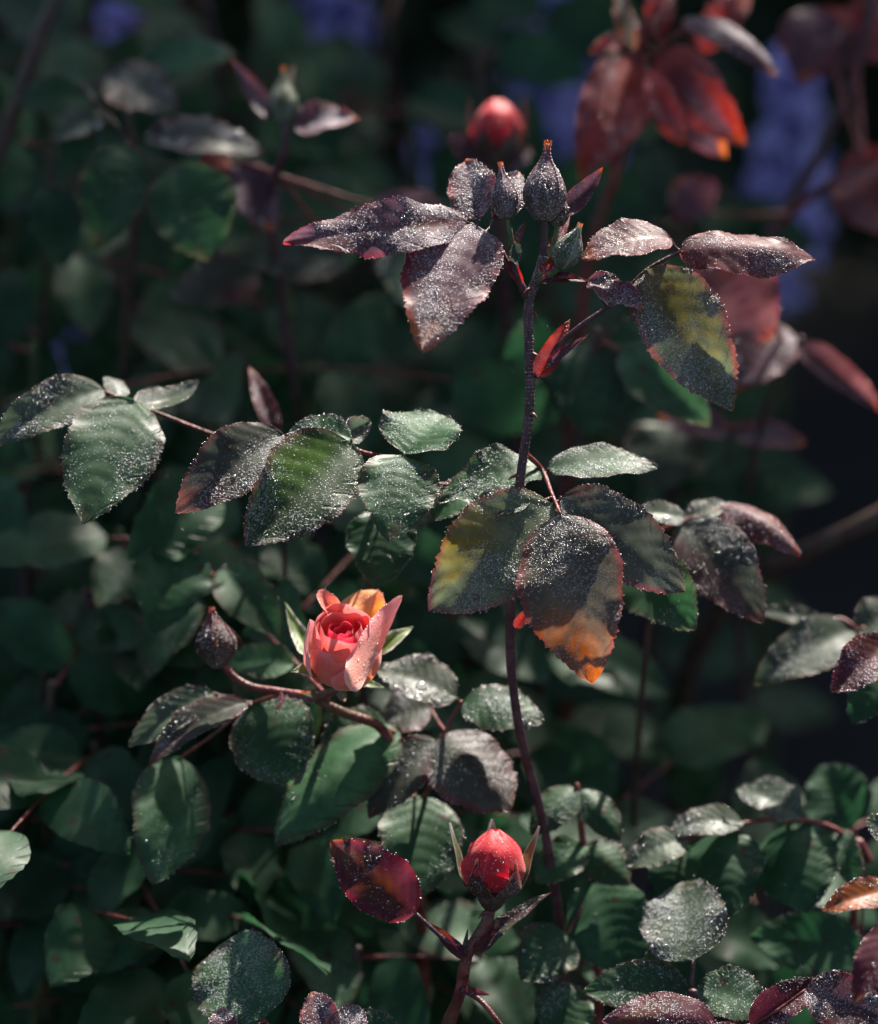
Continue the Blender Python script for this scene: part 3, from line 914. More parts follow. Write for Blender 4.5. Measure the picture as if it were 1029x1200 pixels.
add_leaf(rose, [(385, 818, 2.8), (350, 780, 5), (262, 690, 6.5), (230, 650, 6.8)], [
    ((345, 779), (262, 776), 42, 30, 'green', (5, 5.4), dict(dewk=.25)),
    ((212, 645), (180, 742), 90, 4, 'dark', (6.8, 6.4), dict(fold=.2)),
    ((262, 665), (328, 748), 62, 10, 'green', (6.4, 6.0), dict(fold=.2, dewk=.25)),
    ((255, 572), (150, 655), 84, 8, 'dark', (7.4, 7.0), {})], 3.0, 'red', 0.15, res=(40, 11))

# ------------------------------------------------------------------ the low shoot with the red bud
low = shoot('low red stemmed shoot holding the single scarlet bud near the bottom edge',
            [(577, 1052, .9), (572, 1076, 1.0), (548, 1118, 1.2), (540, 1160, 1.6), (520, 1215, 2.4)], (6.5, 8), 'red', G1, (.0, .04), thorns=2, fuzz=500)
opening_bud(low, P(577, 1045, .9), UPV + .05 * RGT - .10 * FWD, mm(57), 'scarlet bud opening between pale edged sepals')
add_leaf(low, [(546, 1120, 1.2), (515, 1096, .9), (487, 1070, .8)], [
    ((487, 1070), (387, 986), 76, 4, 'wine', (.8, .2), dict(curl=.06, fold=.10, wave=.05, patch=(-0.3, .5, .7, .5, .8), dewk=.3))], 3.4, 'purple', .5, label='single dark wine leaflet')
bract(low, (545, 1122), (504, 1082), 16, 5, (1.0, .8), 'wine')
bract(low, (543, 1118), (548, 1088), 6, 5, (1.0, .9), 'pale')
bract(low, (556, 1116), (646, 1046), 20, 30, (1.1, 1.0), 'mixed', .06, .3)
bract(low, (556, 1116), (592, 1085), 17, 5, (1.0, 1.0), 'wine')
bract(low, (538, 1160), (575, 1166), 10, 5, (1.4, 1.2), 'wine')
g = Geo(); g.tube([P(538, 1158, 1.5), P(560, 1170, 1.2), P(590, 1205, 1.0)], mm(3.6), mm(3), 7, col=STEMC['red']); g.build('leaf_stalk', M_STEM, low)

# ------------------------------------------------------------------ bottom edge
fr = shoot('front shoot at the bottom right with a pale upright leaflet above wine red tips',
           [(812, 1160, 1.2), (815, 1200, 1.4), (820, 1260, 2)], (5, 6), 'purple', G1, (.0, .03))
add_leaf(fr, [(814, 1185, 1.4), (811, 1155, 1.4), (813, 1126, 1.6)], [
    ((813, 1126), (800, 1034), 100, -12, 'pale', (1.6, 2.8), dict(curl=.04, fold=.12, big=.06, rs=.00014, dewk=.8, drops=.7, shape=(.42, .62))),
    ((815, 1158), (906, 1186), 62, 26, 'green', (1.6, 1.2), dict(curl=.10, fold=.08, dewk=.5)),
    ((808, 1162), (684, 1162), 62, 20, 'green', (1.8, 2.0), dict(curl=.06, fold=.1, dewk=.4))], 4, 'purple', .8, label='leaf with one pale leaflet standing upright')
add_leaf(fr, [(816, 1215, 1.2), (840, 1212, .6), (884, 1200, .3)], [
    ((838, 1196), (706, 1196), 60, 16, 'wine', (.2, -.4), dict(curl=.14, fold=-.2, tipc=((.1, .03, .05), .9), dewk=.8)),
    ((880, 1203), (958, 1148), 44, 8, 'wine', (.3, .3), dict(curl=.05, fold=.25, dewk=.4)),
    ((944, 1160), (1046, 1200), 66, 14, 'bronze', (.2, -.2), dict(curl=.06, fold=.12)),
    ((880, 1215), (790, 1250), 50, 10, 'bronze', (0, -.4), {})], 4, 'red', .9, label='young wine red leaf coated in dew')
bl = shoot('front shoot cut by the bottom edge with one broad heart shaped green leaflet',
           [(318, 1212, .8), (330, 1250, 1.2), (340, 1290, 2)], (5, 6), 'red', G1, (.0, .03))
add_leaf(bl, [(322, 1225, .8), (316, 1208, .8), (309, 1193, .8)], [
    ((309, 1194), (256, 1110), 116, -4, 'green', (.8, 1.6), dict(curl=.04, fold=.06, dewk=.7, shape=(.40, .42), wave=.03)),
    ((385, 1222), (366, 1162), 46, -5, 'bronze', (0, .2), dict(curl=.05, fold=.2)),
    ((400, 1222), (420, 1178), 40, -5, 'bronze', (.3, .6), dict(curl=.05, fold=.2)),
    ((262, 1222), (262, 1180), 34, -5, 'bronze', (.3, .4), dict(curl=.05, fold=.2)),
    ((470, 1222), (395, 1190), 40, 20, 'green', (1.2, 1.2), {})], 3.4, 'red', .9)

br = shoot('dark green shoot beside the scarlet bud with round shaded leaflets',
           [(678, 930, 4.5), (684, 990, 4.8), (697, 1034, 5.2), (700, 1100, 6)], (3.4, 7), 'red', 'shaded rose shoots', (.0, .04))
add_leaf(br, [(676, 918, 4.4), (680, 960, 4.6), (686, 1000, 4.8), (695, 1034, 5)], [
    ((676, 924), (622, 978), 46, 20, 'green', (4.4, 4.2), dict(curl=.12, fold=-.2, dewk=.4, big=.15)),
    ((680, 926), (727, 986), 42, 14, 'green', (4.4, 4.2), dict(curl=.12, fold=-.25, dewk=.3)),
    ((684, 988), (628, 1036), 50, 20, 'green', (4.8, 4.6), dict(dewk=.2)),
    ((686, 990), (738, 1036), 52, 14, 'green', (4.8, 4.6), dict(dewk=.2, fold=-.2)),
    ((695, 1032), (738, 1135), 98, 0, 'dark', (5, 4.6), dict(curl=.05, fold=.03, shape=(.45, .5))),
    ((665, 1096), (610, 1150), 72, 6, 'green', (4, 3.6), dict(dewk=.3)),
    ((640, 1210), (690, 1160), 74, 10, 'green', (3, 3), dict(dewk=.4))], 3, 'red', .3)
ar = shoot('arching red stalk on the lower right with hanging dark leaflets',
           [(1020, 1010, 6), (1010, 990, 6), (1000, 1100, 7)], (4, 7), 'red', 'shaded rose shoots', (.02, .04))
add_leaf(ar, [(1012, 1000, 6), (980, 972, 5.6), (930, 960, 5.2), (865, 966, 4.8), (800, 985, 4.4)], [
    ((802, 984), (732, 1018), 44, 30, 'pale', (4.4, 4.2), dict(curl=.12, dewk=.5, big=.2)),
    ((870, 964), (782, 978), 36, 40, 'pale', (4.8, 4.6), dict(curl=.12, dewk=.6, big=.2)),
    ((938, 958), (862, 926), 46, 36, 'pale', (5.2, 5.4), dict(curl=.14, dewk=.6, big=.15)),
    ((845, 972), (856, 1075), 92, -4, 'dark', (4.8, 4.4), dict(curl=.10, fold=-.2)),
    ((922, 966), (945, 1070), 100, -4, 'dark', (5.4, 5), dict(curl=.10, fold=-.2)),
    ((982, 974), (1006, 1044), 38, -10, 'green', (5.8, 5.4), {}),
    ((800, 990), (780, 1060), 70, 0, 'dark', (5.6, 5.6), {}),
    ((1010, 1120), (878, 1098), 76, 14, 'dark', (6.4, 6), dict(fold=.08)),
    ((1000, 970), (960, 898), 80, 0, 'dark', (8, 8.4), {})], 4, 'red', .4)
ed = shoot('shoot cut by the right edge with a pale orange leaflet and a dark wine leaflet',
           [(1062, 760, 3), (1066, 900, 2.6), (1070, 1060, 1.6)], (5, 7), 'red', 'shaded rose shoots', (.02, .04))
add_leaf(ed, [(1066, 1055, 0), (1050, 1046, -.8), (1042, 1044, -1)], [
    ((1044, 1043), (963, 1068), 38, 24, 'rust', (-1, -1.6), dict(curl=.1, fold=.2, patch=(-0, .6, 2, .9, .8), tipc=((.5, .14, .05), .6), dewk=.4)),
    ((1055, 1080), (1000, 1175), 50, 10, 'wine', (-2.4, -2.6), dict(dewk=.2))], 4, 'red', .6)
add_leaf(ed, [(1062, 765, 3), (1050, 757, 2.6), (1040, 752, 2.6)], [
    ((1042, 752), (974, 813), 56, 10, 'wine', (2.6, 2.2), dict(curl=.06, fold=.2, dewk=.7)),
    ((1046, 770), (1000, 850), 60, 6, 'dark', (4, 4), {}),
    ((1050, 985), (1014, 960), 34, 30, 'pale', (0, -.4), dict(dewk=.8))], 4, 'red', .6)

# ------------------------------------------------------------------ right, behind the middle shoot
rt = shoot('soft focus shoot right of the middle leaf with narrow purple and green leaflets',
           [(770, 600, 5), (772, 650, 5.6), (760, 740, 7)], (3, 4.5), 'brown', 'shaded rose shoots', (.0, .05))
add_leaf(rt, [(772, 622, 5.2), (800, 612, 4.8), (825, 603, 4.8), (850, 594, 4.9)], [
    ((800, 612), (895, 730), 84, 8, 'mixed', (4.8, 4.4), dict(curl=.08, fold=.06, patch=(0.6, .55, .6, .6, .8), dewk=.5)),
    ((802, 608), (742, 602), 26, 44, 'pale', (4.8, 4.6), dict(dewk=.8, big=.2)),
    ((803, 610), (854, 592), 24, 44, 'pale', (4.8, 4.9), dict(dewk=.6, big=.2)),
    ((846, 592), (938, 650), 36, 38, 'blush', (4.9, 4.6), dict(curl=.14, fold=-.3, dewk=.5)),
    ((740, 652), (814, 738), 84, 2, 'green', (3.4, 3), dict(curl=.06, dewk=.25))], 3.4, 'red', .7)
rs_ = shoot('blurred shoot at the right edge with long pale green folded leaflets',
            [(1010, 735, 7), (1030, 790, 8), (1040, 900, 9)], (4, 7), 'red', 'shaded rose shoots', (.03, .05))
add_leaf(rs_, [(1020, 760, 7.4), (1006, 740, 7), (985, 725, 7), (960, 730, 7.2)], [
    ((1000, 737), (883, 802), 64, 20, 'pale', (7, 6.4), dict(curl=.10, fold=.16, dewk=.4)),
    ((1004, 740), (1062, 716), 50, 30, 'pale', (7, 7), dict(dewk=.4)),
    ((962, 730), (888, 716), 22, 30, 'pale', (7.2, 7.4), dict(dewk=.3))], 3.4, 'red', .3, res=(40, 11))
rd = shoot('blurred shoot with red and grey pink leaflets behind the right hand leaf',
           [(940, 395, 12), (900, 470, 13), (880, 560, 15)], (3.5, 5), 'purple', 'blurred red shoots', (.02, .05))
add_leaf(rd, [(925, 420, 12.4), (910, 385, 12), (880, 330, 11.6), (845, 295, 11.5)], [
    ((838, 288), (902, 398), 108, -6, 'blush', (11.5, 11.5), dict(curl=.06, fold=.04, dewk=.3)),
    ((922, 384), (858, 458), 70, 14, 'bronze', (12.6, 12.2), dict(dewk=.6)),
    ((935, 403), (1034, 482), 34, 10, 'blush', (13, 13), dict(fold=.3))], 3.6, 'red', .35, res=(40, 11))
add_leaf(rd, [(892, 500, 14), (850, 500, 14), (800, 500, 14)], [
    ((855, 505), (770, 490), 36, 30, 'bronze', (14, 14), dict(dewk=.5)),
    ((860, 508), (945, 520), 34, 34, 'bronze', (14, 14), dict(dewk=.5)),
    ((790, 500), (765, 575), 92, 4, 'pale', (15, 15), dict(dewk=.3)),
    ((850, 540), (870, 610), 84, 4, 'dark', (16, 16), {})], 3, 'red', .15, res=(30, 9))
gd = shoot('blurred green shoot behind the sharp stem with long pointed leaflets',
           [(700, 385, 9.5), (690, 450, 10), (660, 560, 12)], (4, 7), 'purple', 'shaded rose shoots', (.0, .05))
add_leaf(gd, [(694, 430, 10), (708, 402, 9.6), (725, 410, 9.4)], [
    ((728, 412), (833, 498), 70, 10, 'green', (9.4, 9), dict(fold=.12, dewk=.35)),
    ((692, 398), (690, 512), 96, 2, 'dark', (10, 10), dict(fold=.05, dewk=.2)),
    ((715, 400), (820, 396), 54, 24, 'green', (10, 11), dict(dewk=.3)),
    ((655, 405), (590, 420), 76, 4, 'dark', (12, 12), {})], 3, 'red', .3, res=(40, 11))

# ------------------------------------------------------------------ upper left, out of focus
ul = shoot('blurred shoot at the upper left with broad rounded leaflets and twin stalks',
           [(150, 130, 12), (160, 210, 12.5), (150, 330, 14)], (5, 8), 'brown', 'blurred green shoots', (.0, .05))
add_leaf(ul, [(155, 190, 12.4), (150, 165, 12), (130, 140, 12), (95, 98, 12.5)], [
    ((208, 196), (246, 306), 106, 2, 'green', (9.5, 9), dict(lay=.1, fold=.06, dewk=.2, drops=.2, curl=.05)),
    ((150, 172), (112, 292), 86, 6, 'green', (9.8, 9.4), dict(lay=.1, fold=.12, dewk=.2, drops=.2)),
    ((170, 160), (307, 180), 42, 46, 'mixed', (12, 12), dict(dewk=.6, big=.2, rs=.0003)),
    ((124, 90), (210, 130), 62, 30, 'mixed', (12.5, 12.2), dict(dewk=.6)),
    ((128, 136), (60, 166), 30, 44, 'pale', (12.2, 12.2), dict(dewk=.5)),
    ((160, 80), (278, 62), 48, 26, 'green', (14, 14), dict(dewk=.35)),
    ((95, 110), (20, 120), 46, 28, 'green', (14, 14), {}),
    ((60, 220), (76, 312), 62, 4, 'dark', (13, 13), dict(lay=.1)),
    ((110, 170), (70, 190), 50, 10, 'dark', (14, 14), {})], 3.6, 'brown', .45, res=(40, 11), label='leaf of broad rounded leaflets')
ub = shoot('blurred red stemmed shoot with a small bud left of the sharp leaves',
           [(333, 122, 10), (334, 170, 10), (318, 220, 11), (330, 340, 13), (340, 420, 14)], (5, 5.5), 'purple', 'blurred red shoots', (.02, .05))
closed_bud(ub, P(332, 132, 10), UPV, mm(32, 10), 'green', 'small green bud with an orange tip', .6, 60)
bract(ub, (322, 140), (270, 66), 24, 10, (10, 10), 'bronze', -.1)
bract(ub, (345, 150), (420, 140), 36, 42, (10, 10), 'bronze', .1, .2)
bract(ub, (330, 145), (345, 75), 12, 5, (10, 10), 'rust', .05)
add_leaf(ub, [(326, 205, 11), (300, 195, 11.5), (278, 190, 11.8)], [
    ((280, 192), (322, 272), 58, 6, 'bronze', (11.8, 11.6), dict(dewk=.5)),
    ((266, 182), (240, 215), 40, 10, 'red', (12, 12), {}),
    ((404, 300), (272, 296), 76, 22, 'pale', (13, 12.6), dict(dewk=.4)),
    ((304, 318), (200, 348), 60, 16, 'mixed', (14, 14), dict(dewk=.3)),
    ((456, 268), (478, 362), 46, -12, 'pale', (13, 13), dict(dewk=.6)),
    ((520, 262), (430, 240), 46, 38, 'bronze', (14, 14), dict(dewk=.5))], 4, 'red', .35, res=(40, 11))
sm = shoot('wine coloured young blade standing left of the middle leaves',
           [(322, 505, 6), (326, 540, 6.5), (330, 600, 7.5)], (3, 4), 'brown', 'blurred red shoots', (.0, .05))
bract(sm, (322, 508), (292, 430), 26, 10, (6, 6.4), 'wine', .05, .2, 'leaf')

# ------------------------------------------------------------------ upper right, out of focus and red
ur = shoot('blurred shoot with red back lit leaflets at the top right',
           [(772, -40, 13), (755, 30, 13), (738, 110, 13.5), (722, 200, 14), (692, 290, 15), (680, 380, 16)], (5.5, 8), 'red', 'blurred red shoots', (.0, .05), fuzz=500)
add_leaf(ur, [(738, 112, 13.5), (752, 75, 13.0), (772, 58, 12.8), (800, 35, 12.8)], [
    ((742, 70), (678, 207), 84, -8, 'red', (13.2, 12.8), dict(fold=.10, dewk=.4, patch=(0.8, .4, .5, .9, .8), big=.1)),
    ((772, 62), (874, 172), 70, -4, 'red', (13, 12.6), dict(fold=.12, dewk=.5, big=.1)),
    ((800, 22), (912, 90), 30, 36, 'bronze', (12.8, 12.4), dict(curl=.16, fold=-.2, dewk=.8)),
    ((775, 90), (852, 186), 60, 0, 'bronze', (14, 14), dict(dewk=.4)),
    ((770, 90), (800, 170), 44, -10, 'red', (14.4, 14.4), {}),
    ((742, 60), (724, -12), 24, 0, 'rust', (12, 12), {}),
    ((748, 40), (690, 62), 22, 20, 'red', (12.4, 12), {}),
    ((756, 20), (800, -30), 26, 0, 'red', (12, 12.4), {}),
    ((738, 120), (716, 210), 26, 0, 'red', (13, 12.6), {}),
    ((760, 84), (806, 168), 30, -6, 'red', (12.2, 11.8), {}),
    ((770, 50), (778, -30), 34, 0, 'red', (13, 13.4), {}),
    ((820, 60), (880, -20), 44, 0, 'red', (15, 15), {})], 4, 'red', .5, res=(40, 11), label='leaf of glowing red leaflets')
uq = shoot('thin blurred purple stem slanting up the right side with red leaves',
           [(1030, -30, 20), (1005, 70, 20), (960, 180, 20.5), (898, 285, 21), (850, 380, 22)], (7, 8), 'purple', 'blurred red shoots', (-.03, .06))
add_leaf(uq, [(905, 270, 21), (940, 238, 20), (985, 205, 19), (1012, 190, 18.5)], [
    ((985, 206), (1050, 175), 36, 10, 'red', (19, 18.5), dict(fold=.2)),
    ((1012, 195), (1030, 275), 84, 0, 'blush', (18.5, 18.5), dict(dewk=.3)),
    ((1000, 60), (930, 40), 80, 6, 'blush', (20, 20), dict(dewk=.3)),
    ((955, 10), (940, 100), 70, -6, 'bronze', (20, 20), dict(dewk=.3)),
    ((1005, 70), (1040, 0), 80, 0, 'red', (20, 20), {}),
    ((830, 250), (790, 215), 60, 10, 'bronze', (18, 18), dict(dewk=.4))], 6, 'red', .2, res=(30, 9))
rb = shoot('blurred shoot crowned by a bright red bud at the top centre',
           [(583, 188, 13), (584, 230, 13.5), (590, 330, 15), (600, 440, 17)], (6, 8), 'purple', 'blurred red shoots', (.0, .05))
opening_bud(rb, P(583, 178, 13), UPV, mm(47, 13), 'blurred bright red bud', 'wine', 36, .15)
add_leaf(rb, [(584, 215, 13.4), (584, 200, 13.2)], [
    ((580, 196), (525, 160), 34, 10, 'bronze', (13.2, 13), dict(dewk=.4)),
    ((588, 196), (622, 172), 30, 10, 'bronze', (13.2, 13.2), dict(dewk=.6))], 5, 'purple', .3, res=(30, 9))
tl = shoot('thin dark bare cane leaning across the upper left corner',
           [(72, -20, 14), (40, 60, 14), (8, 150, 14.5), (-30, 260, 15)], (9, 10), 'brown', 'blurred green shoots', (-.02, .05))
bc = shoot('faint brown cane lying across the dark right side',
           [(1060, 592, 14), (960, 640, 15), (900, 668, 16)], (13, 14), 'brown', 'blurred red shoots', (-.02, .04))

# ------------------------------------------------------------------ shaded depth of the bush
def side_leaf(root, A, dirv, upv, kind, size, nl=5, dens=0.0):
    """A compound leaf placed freely in space: stalk from A along dirv, leaflets in pairs and one at the end."""
    dirv = nrm(dirv); L = size * 2.1
    sag = np.array((0, 0, -1.0))
    pts = [A, A + dirv * L * .5 + sag * L * .03, A + dirv * L + sag * L * .12]
    g = Geo()
    cv, tn = g.tube(pts, .0007, .0004, 5, n=8, col=STEMC['red'])
    st = g.build('leaf', M_STEM, root, A)
    side = nrm(np.cross(dirv, upv))
    jobs = [(cv[-1], nrm(tn[-1] + sag * .25), 1.1)]
    for k, f in enumerate(([.62, .28] if nl == 5 else [.55])):
        b = cv[int(f * 7)]
        for sg in (-1, 1):
            jobs.append((b, nrm(side * sg + dirv * .45 + sag * random.uniform(0, .35)), .98 - .12 * k))
    for b, dv, sc in jobs:
        SEED[0] += 1
        L2 = size * sc * random.uniform(.9, 1.1)
        nn = nrm(np.array(upv) + rng.normal(0, .28, 3))
        V, F, U, C, samp = leaflet(b, b + dv * L2, nn, L2 * random.uniform(.55, .68), kind, seed=SEED[0], res=(22, 9), fold=random.uniform(0, .2), curl=random.uniform(.03, .12), teeth=12)
        mesh_obj('leaflet', V, F, M_LEAF, st, b, U, C)
    return st

def filler(top, kind, nleaf, size, label, group, step=3.4, spread=1.0):
    p = P(*top)
    lean = (random.uniform(-.05, .05), random.uniform(.0, .10))
    gp = ground_path(p, lean)
    root = tag(link('rose_shoot', None, None, (gp[-1][0], gp[-1][1], 0)), label, 'rose shoot', group)
    g = Geo()
    cv, tn = g.tube([p] + gp, .0011, .0022, 7, n=26, col=STEMC[random.choice(['purple', 'green', 'brown'])])
    g.build('stem', M_STEM, root, p)
    ln = np.r_[0, np.cumsum(np.linalg.norm(np.diff(cv, axis=0), axis=1))]
    a0 = random.uniform(0, 6.28)
    for k in range(nleaf):
        s = .004 + k * step / 100
        if s > ln[-1] * .9: break
        A = np.array([np.interp(s, ln, cv[:, i]) for i in range(3)])
        az = a0 + k * 2.4
        h = np.array((math.cos(az), math.sin(az), random.uniform(-.05, .55))) * spread
        if h[1] < -.2: h[1] *= .55
        up = nrm(np.array((0, -.55, .8)) + h * -.15 + rng.normal(0, .18, 3))
        side_leaf(root, A, h, up, kind if random.random() < .8 else 'green', size * random.uniform(.85, 1.1), random.choice((5, 5, 3)))
    return root

G3 = 'shaded shoots filling the depth of the bush'
L3 = 'shaded green rose shoot in the dark depth of the bush'
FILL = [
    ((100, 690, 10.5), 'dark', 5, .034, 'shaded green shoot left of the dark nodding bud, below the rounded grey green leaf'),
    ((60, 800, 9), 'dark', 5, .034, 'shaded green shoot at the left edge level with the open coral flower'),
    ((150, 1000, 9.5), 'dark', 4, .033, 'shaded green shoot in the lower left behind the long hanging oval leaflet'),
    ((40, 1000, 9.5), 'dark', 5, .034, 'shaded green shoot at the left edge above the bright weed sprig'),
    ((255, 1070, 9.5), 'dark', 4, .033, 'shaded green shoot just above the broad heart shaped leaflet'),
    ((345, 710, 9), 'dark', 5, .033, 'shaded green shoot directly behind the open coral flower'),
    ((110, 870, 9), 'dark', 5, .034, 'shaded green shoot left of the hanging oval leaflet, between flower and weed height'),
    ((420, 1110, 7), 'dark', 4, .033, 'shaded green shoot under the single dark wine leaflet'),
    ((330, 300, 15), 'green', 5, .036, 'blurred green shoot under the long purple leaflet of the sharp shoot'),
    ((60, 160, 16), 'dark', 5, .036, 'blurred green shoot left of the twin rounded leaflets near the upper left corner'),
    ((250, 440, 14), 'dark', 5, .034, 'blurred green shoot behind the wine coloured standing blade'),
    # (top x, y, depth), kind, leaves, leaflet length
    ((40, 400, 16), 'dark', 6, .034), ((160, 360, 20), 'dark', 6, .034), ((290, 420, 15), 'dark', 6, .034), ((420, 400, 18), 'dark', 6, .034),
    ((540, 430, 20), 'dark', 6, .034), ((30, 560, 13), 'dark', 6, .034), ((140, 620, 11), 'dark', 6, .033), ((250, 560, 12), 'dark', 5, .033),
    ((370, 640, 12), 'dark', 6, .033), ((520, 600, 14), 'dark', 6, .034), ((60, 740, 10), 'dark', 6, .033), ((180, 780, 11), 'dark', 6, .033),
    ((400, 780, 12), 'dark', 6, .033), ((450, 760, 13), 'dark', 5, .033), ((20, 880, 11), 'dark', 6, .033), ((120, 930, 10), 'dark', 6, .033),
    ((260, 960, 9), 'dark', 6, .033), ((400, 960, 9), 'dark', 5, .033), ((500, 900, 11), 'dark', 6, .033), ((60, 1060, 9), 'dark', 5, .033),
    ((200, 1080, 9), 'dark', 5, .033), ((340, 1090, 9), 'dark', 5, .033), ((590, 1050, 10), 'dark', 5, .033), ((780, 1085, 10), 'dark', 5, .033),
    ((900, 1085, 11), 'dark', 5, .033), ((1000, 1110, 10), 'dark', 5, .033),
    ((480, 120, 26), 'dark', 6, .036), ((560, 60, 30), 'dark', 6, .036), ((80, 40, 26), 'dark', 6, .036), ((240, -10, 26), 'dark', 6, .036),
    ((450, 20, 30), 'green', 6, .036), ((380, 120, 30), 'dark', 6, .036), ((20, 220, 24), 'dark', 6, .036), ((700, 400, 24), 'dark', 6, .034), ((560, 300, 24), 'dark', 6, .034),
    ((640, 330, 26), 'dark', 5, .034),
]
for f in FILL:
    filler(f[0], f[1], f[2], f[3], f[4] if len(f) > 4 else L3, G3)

# ------------------------------------------------------------------ blue flower spikes far behind
def floret_mat(name, c):
    g = NT(name)
    ob = g.n('TexCoord').outputs['Object']
    base = g.mix(g.ramp(g.noise(ob, 110, 3), .4, .6), (c[0] * .3, c[1] * .3, c[2] * .45, 1), (c[0] * 1.3, c[1] * 1.3, c[2] * 1.2, 1))
    d = g.n('BsdfDiffuse'); g.set(d.inputs[0], base)
    t = g.n('BsdfTranslucent'); g.set(t.inputs[0], hsv_sat(g, base, 1.1, 1.5))
    mx = g.n('MixShader'); mx.inputs[0].default_value = .4
    g.set(mx.inputs[1], d.outputs[0]); g.set(mx.inputs[2], t.outputs[0])
    return g.out(mx.outputs[0])
M_BLUE = floret_mat('blue_floret', (.46, .44, .76))
def spike(top, length, rad, label, n=56, group='blue flower spikes behind the roses'):
    p = P(*top)
    root = tag(link('flower_spike', None, None, (p[0] + .01, p[1] + .03, 0)), label, 'flower spike', group)
    gp = [p * .6 + np.array((p[0] + .01, p[1] + .03, 0)) * .4, np.array((p[0] + .01, p[1] + .03, -.01))]
    g = Geo(); g.tube([p] + gp, .0012, .0025, 7, n=20, col=STEMC['green']); g.build('stem', M_STEM, root, p)
    dv = nrm(gp[0] - p)
    r = np.random.default_rng(int(abs(top[0]) + 7))
    g = Geo()
    for k in range(n):
        f = (k + .5) / n
        c = p + dv * length * f
        a = k * 2.4; rr = rad * (.35 + .65 * min(1, f * 2.2)) * r.uniform(.5, 1.35)
        out = np.array((math.cos(a), math.sin(a), .15))
        q = c + out * rr
        # a floret: a short tube and five notched petals
        g.tube([c, q], .0009, .0016, 5, n=3, col=(.1, .1, .3, 0))
        e1 = nrm(np.cross(out, (0, 0, 1))); e2 = np.cross(e1, nrm(out))
        for m in range(5):
            th = m * 1.2566 + k
            dirp = e1 * math.cos(th) + e2 * math.sin(th)
            sd_ = np.cross(nrm(out), dirp)
            s = rad * .55 * r.uniform(.8, 1.15)
            v = [q, q + dirp * s * .55 + sd_ * s * .42 + out * s * .25, q + dirp * s + sd_ * s * .18 + out * s * .15, q + dirp * s - sd_ * s * .18 + out * s * .15, q + dirp * s * .55 - sd_ * s * .42 + out * s * .25]
            g.add(v, [(0, 1, 2, 3)], [(0, 3, 4)], (.1, .1, .4, 0))
    tag(g.build('blossom', M_BLUE, root, p), kind='stuff')
for top, ln, rad, lab in [
    ((930, 70, 42), .085, .013, 'tallest blue flower spike behind the slanting purple stem'),
    ((905, 200, 44), .06, .011, 'lower blue flower spike right of the red leaves'),
    ((640, -20, 46), .075, .012, 'blue flower spike between the two red topped shoots'),
    ((690, 60, 50), .06, .012, 'blue flower spike behind the glowing red leaf'),
    ((392, -60, 40), .05, .011, 'blue flower spike at the top edge left of centre'),
    ((375, 175, 30), .034, .009, 'blue flower spike peeping out above the long purple leaflet'),
    ((530, 120, 44), .05, .012, 'dim blue flower spike left of the bright red bud'),
    ((100, 365, 32), .034, .009, 'dim blue flower spike above the left hand leaves'),
    ((145, 5, 42), .02, .009, 'small blue flower spike in the upper left corner'),
    ((300, 330, 36), .04, .008, 'dim blue flower spike under the blurred grey leaf')]:
    spike(top, ln, rad, lab)

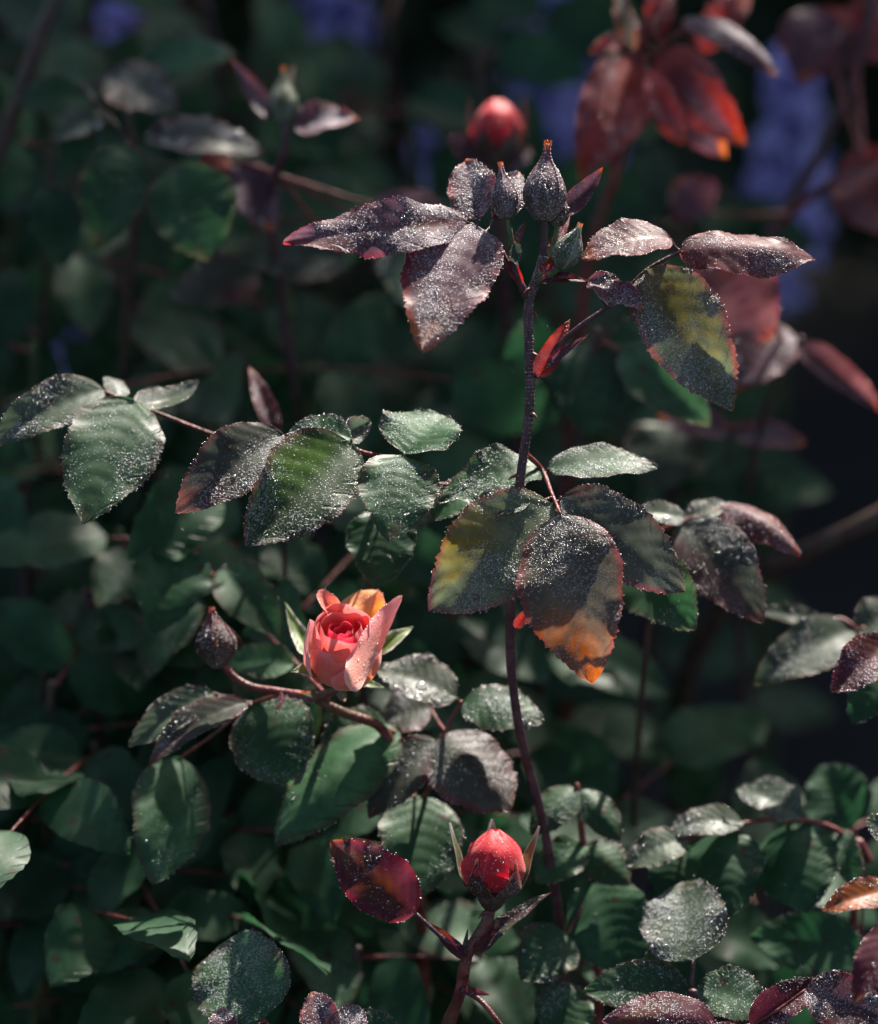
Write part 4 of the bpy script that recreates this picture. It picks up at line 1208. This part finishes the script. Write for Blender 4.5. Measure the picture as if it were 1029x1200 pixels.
# ------------------------------------------------------------------ hedge added above the picture; its top is shaped to shade leaves and ground
def shade_hedge(x0, x1, y0, y1, tops, label, nleaf):
    root = tag(link('shade_hedge', None, None, ((x0 + x1) / 2, (y0 + y1) / 2, 0)), label, 'shade_hedge')
    r = np.random.default_rng(8)
    m = nleaf
    x = r.uniform(x0, x1, m)
    top = np.interp(x, [q[0] for q in tops], [q[1] for q in tops]) + .012 * np.sin(x * 13) + .012 * np.sin(x * 47 + 1)
    z = top * r.uniform(0, 1, m) ** 1.15
    y = r.uniform(y0, y1, m) + .02 * np.sin(x * 9 + z * 7)
    c = np.stack([x, y, z + .02], -1)
    d = r.normal(0, 1, (m, 3)); d[:, 2] *= .6; d /= np.linalg.norm(d, axis=1)[:, None]
    e = np.cross(d, r.normal(0, 1, (m, 3))); e /= np.linalg.norm(e, axis=1)[:, None]
    nn = np.cross(d, e)
    L = r.uniform(.045, .07, m)[:, None]
    v = np.stack([c - d * L * .5, c + e * L * .28 + nn * L * .08, c + d * L * .5, c - e * L * .28 + nn * L * .08], 1).reshape(-1, 3)
    f = np.arange(m * 4).reshape(-1, 4)
    tint = np.empty((m, 4)); k = r.uniform(.6, 1.4, m)[:, None]
    tint[:, :3] = np.array((.022, .045, .020)) * k; tint[:, 3] = 0
    tag(mesh_obj('foliage', v, f, M_LEAF, root, c[0], np.tile([[.5, 0], [1, .5], [.5, 1], [0, .5]], (m, 1)), np.repeat(tint, 4, 0)), kind='stuff')
    for xx in np.arange(x0 + .15, x1, .38):
        g = Geo(); h = np.interp(xx, [q[0] for q in tops], [q[1] for q in tops])
        yy = (y0 + y1) / 2
        g.tube([(xx, yy, -.02), (xx + .03, yy - .03, h * .4), (xx - .02, yy + .03, h * .9)], .016, .005, 8, n=10, col=STEMC['brown'])
        for q in range(6):
            hh = h * (.2 + .11 * q); a = q * 2.4
            g.tube([(xx, yy, hh), (xx + .16 * math.cos(a), yy + .16 * math.sin(a), hh + .12)], .007, .003, 6, n=4, col=STEMC['brown'])
        g.build('trunk', M_STEM, root, (xx, yy, 0))
shade_hedge(-.7, 2.0, 1.32, 1.54, [(-.7, 1.87), (.32, 1.85), (.39, 1.77), (.47, 1.74), (.52, 1.69), (.58, 1.62), (2.0, 1.60)], 'dark leafy screen added behind the rose bed to shade it, mostly out of view', 52000)

# ------------------------------------------------------------------ a bright sprig low on the left
sp_ = P(152, 1150, 11)
spr = tag(link('weed_sprig', None, None, (sp_[0], sp_[1], 0)), 'tiny bright green weed sprig in the dark lower left corner', 'weed')
g = Geo(); g.tube([sp_, sp_ * .5 + np.array((sp_[0], sp_[1], 0)) * .5 + np.array((.004, 0, 0)), (sp_[0], sp_[1], -.01)], .0006, .0012, 6, n=12, col=STEMC['green']); g.build('stem', M_STEM, spr, sp_)
for k in range(7):
    a = k * 2.4; dv = np.array((math.cos(a), math.sin(a), .35 + .1 * (k % 3)))
    q = sp_ - np.array((0, 0, .002 * k))
    V, F, U, C, _ = leaflet(q, q + nrm(dv) * .012, np.array((0, -.5, .8)), .009, 'bright', seed=k + 900, res=(16, 7), serr=.4, dewk=.1)
    C[:, :3] = C[:, :3] * .4 + np.array((.07, .22, .03)) * .6
    mesh_obj('leaf', V, F, M_LEAF, spr, q, U, C)
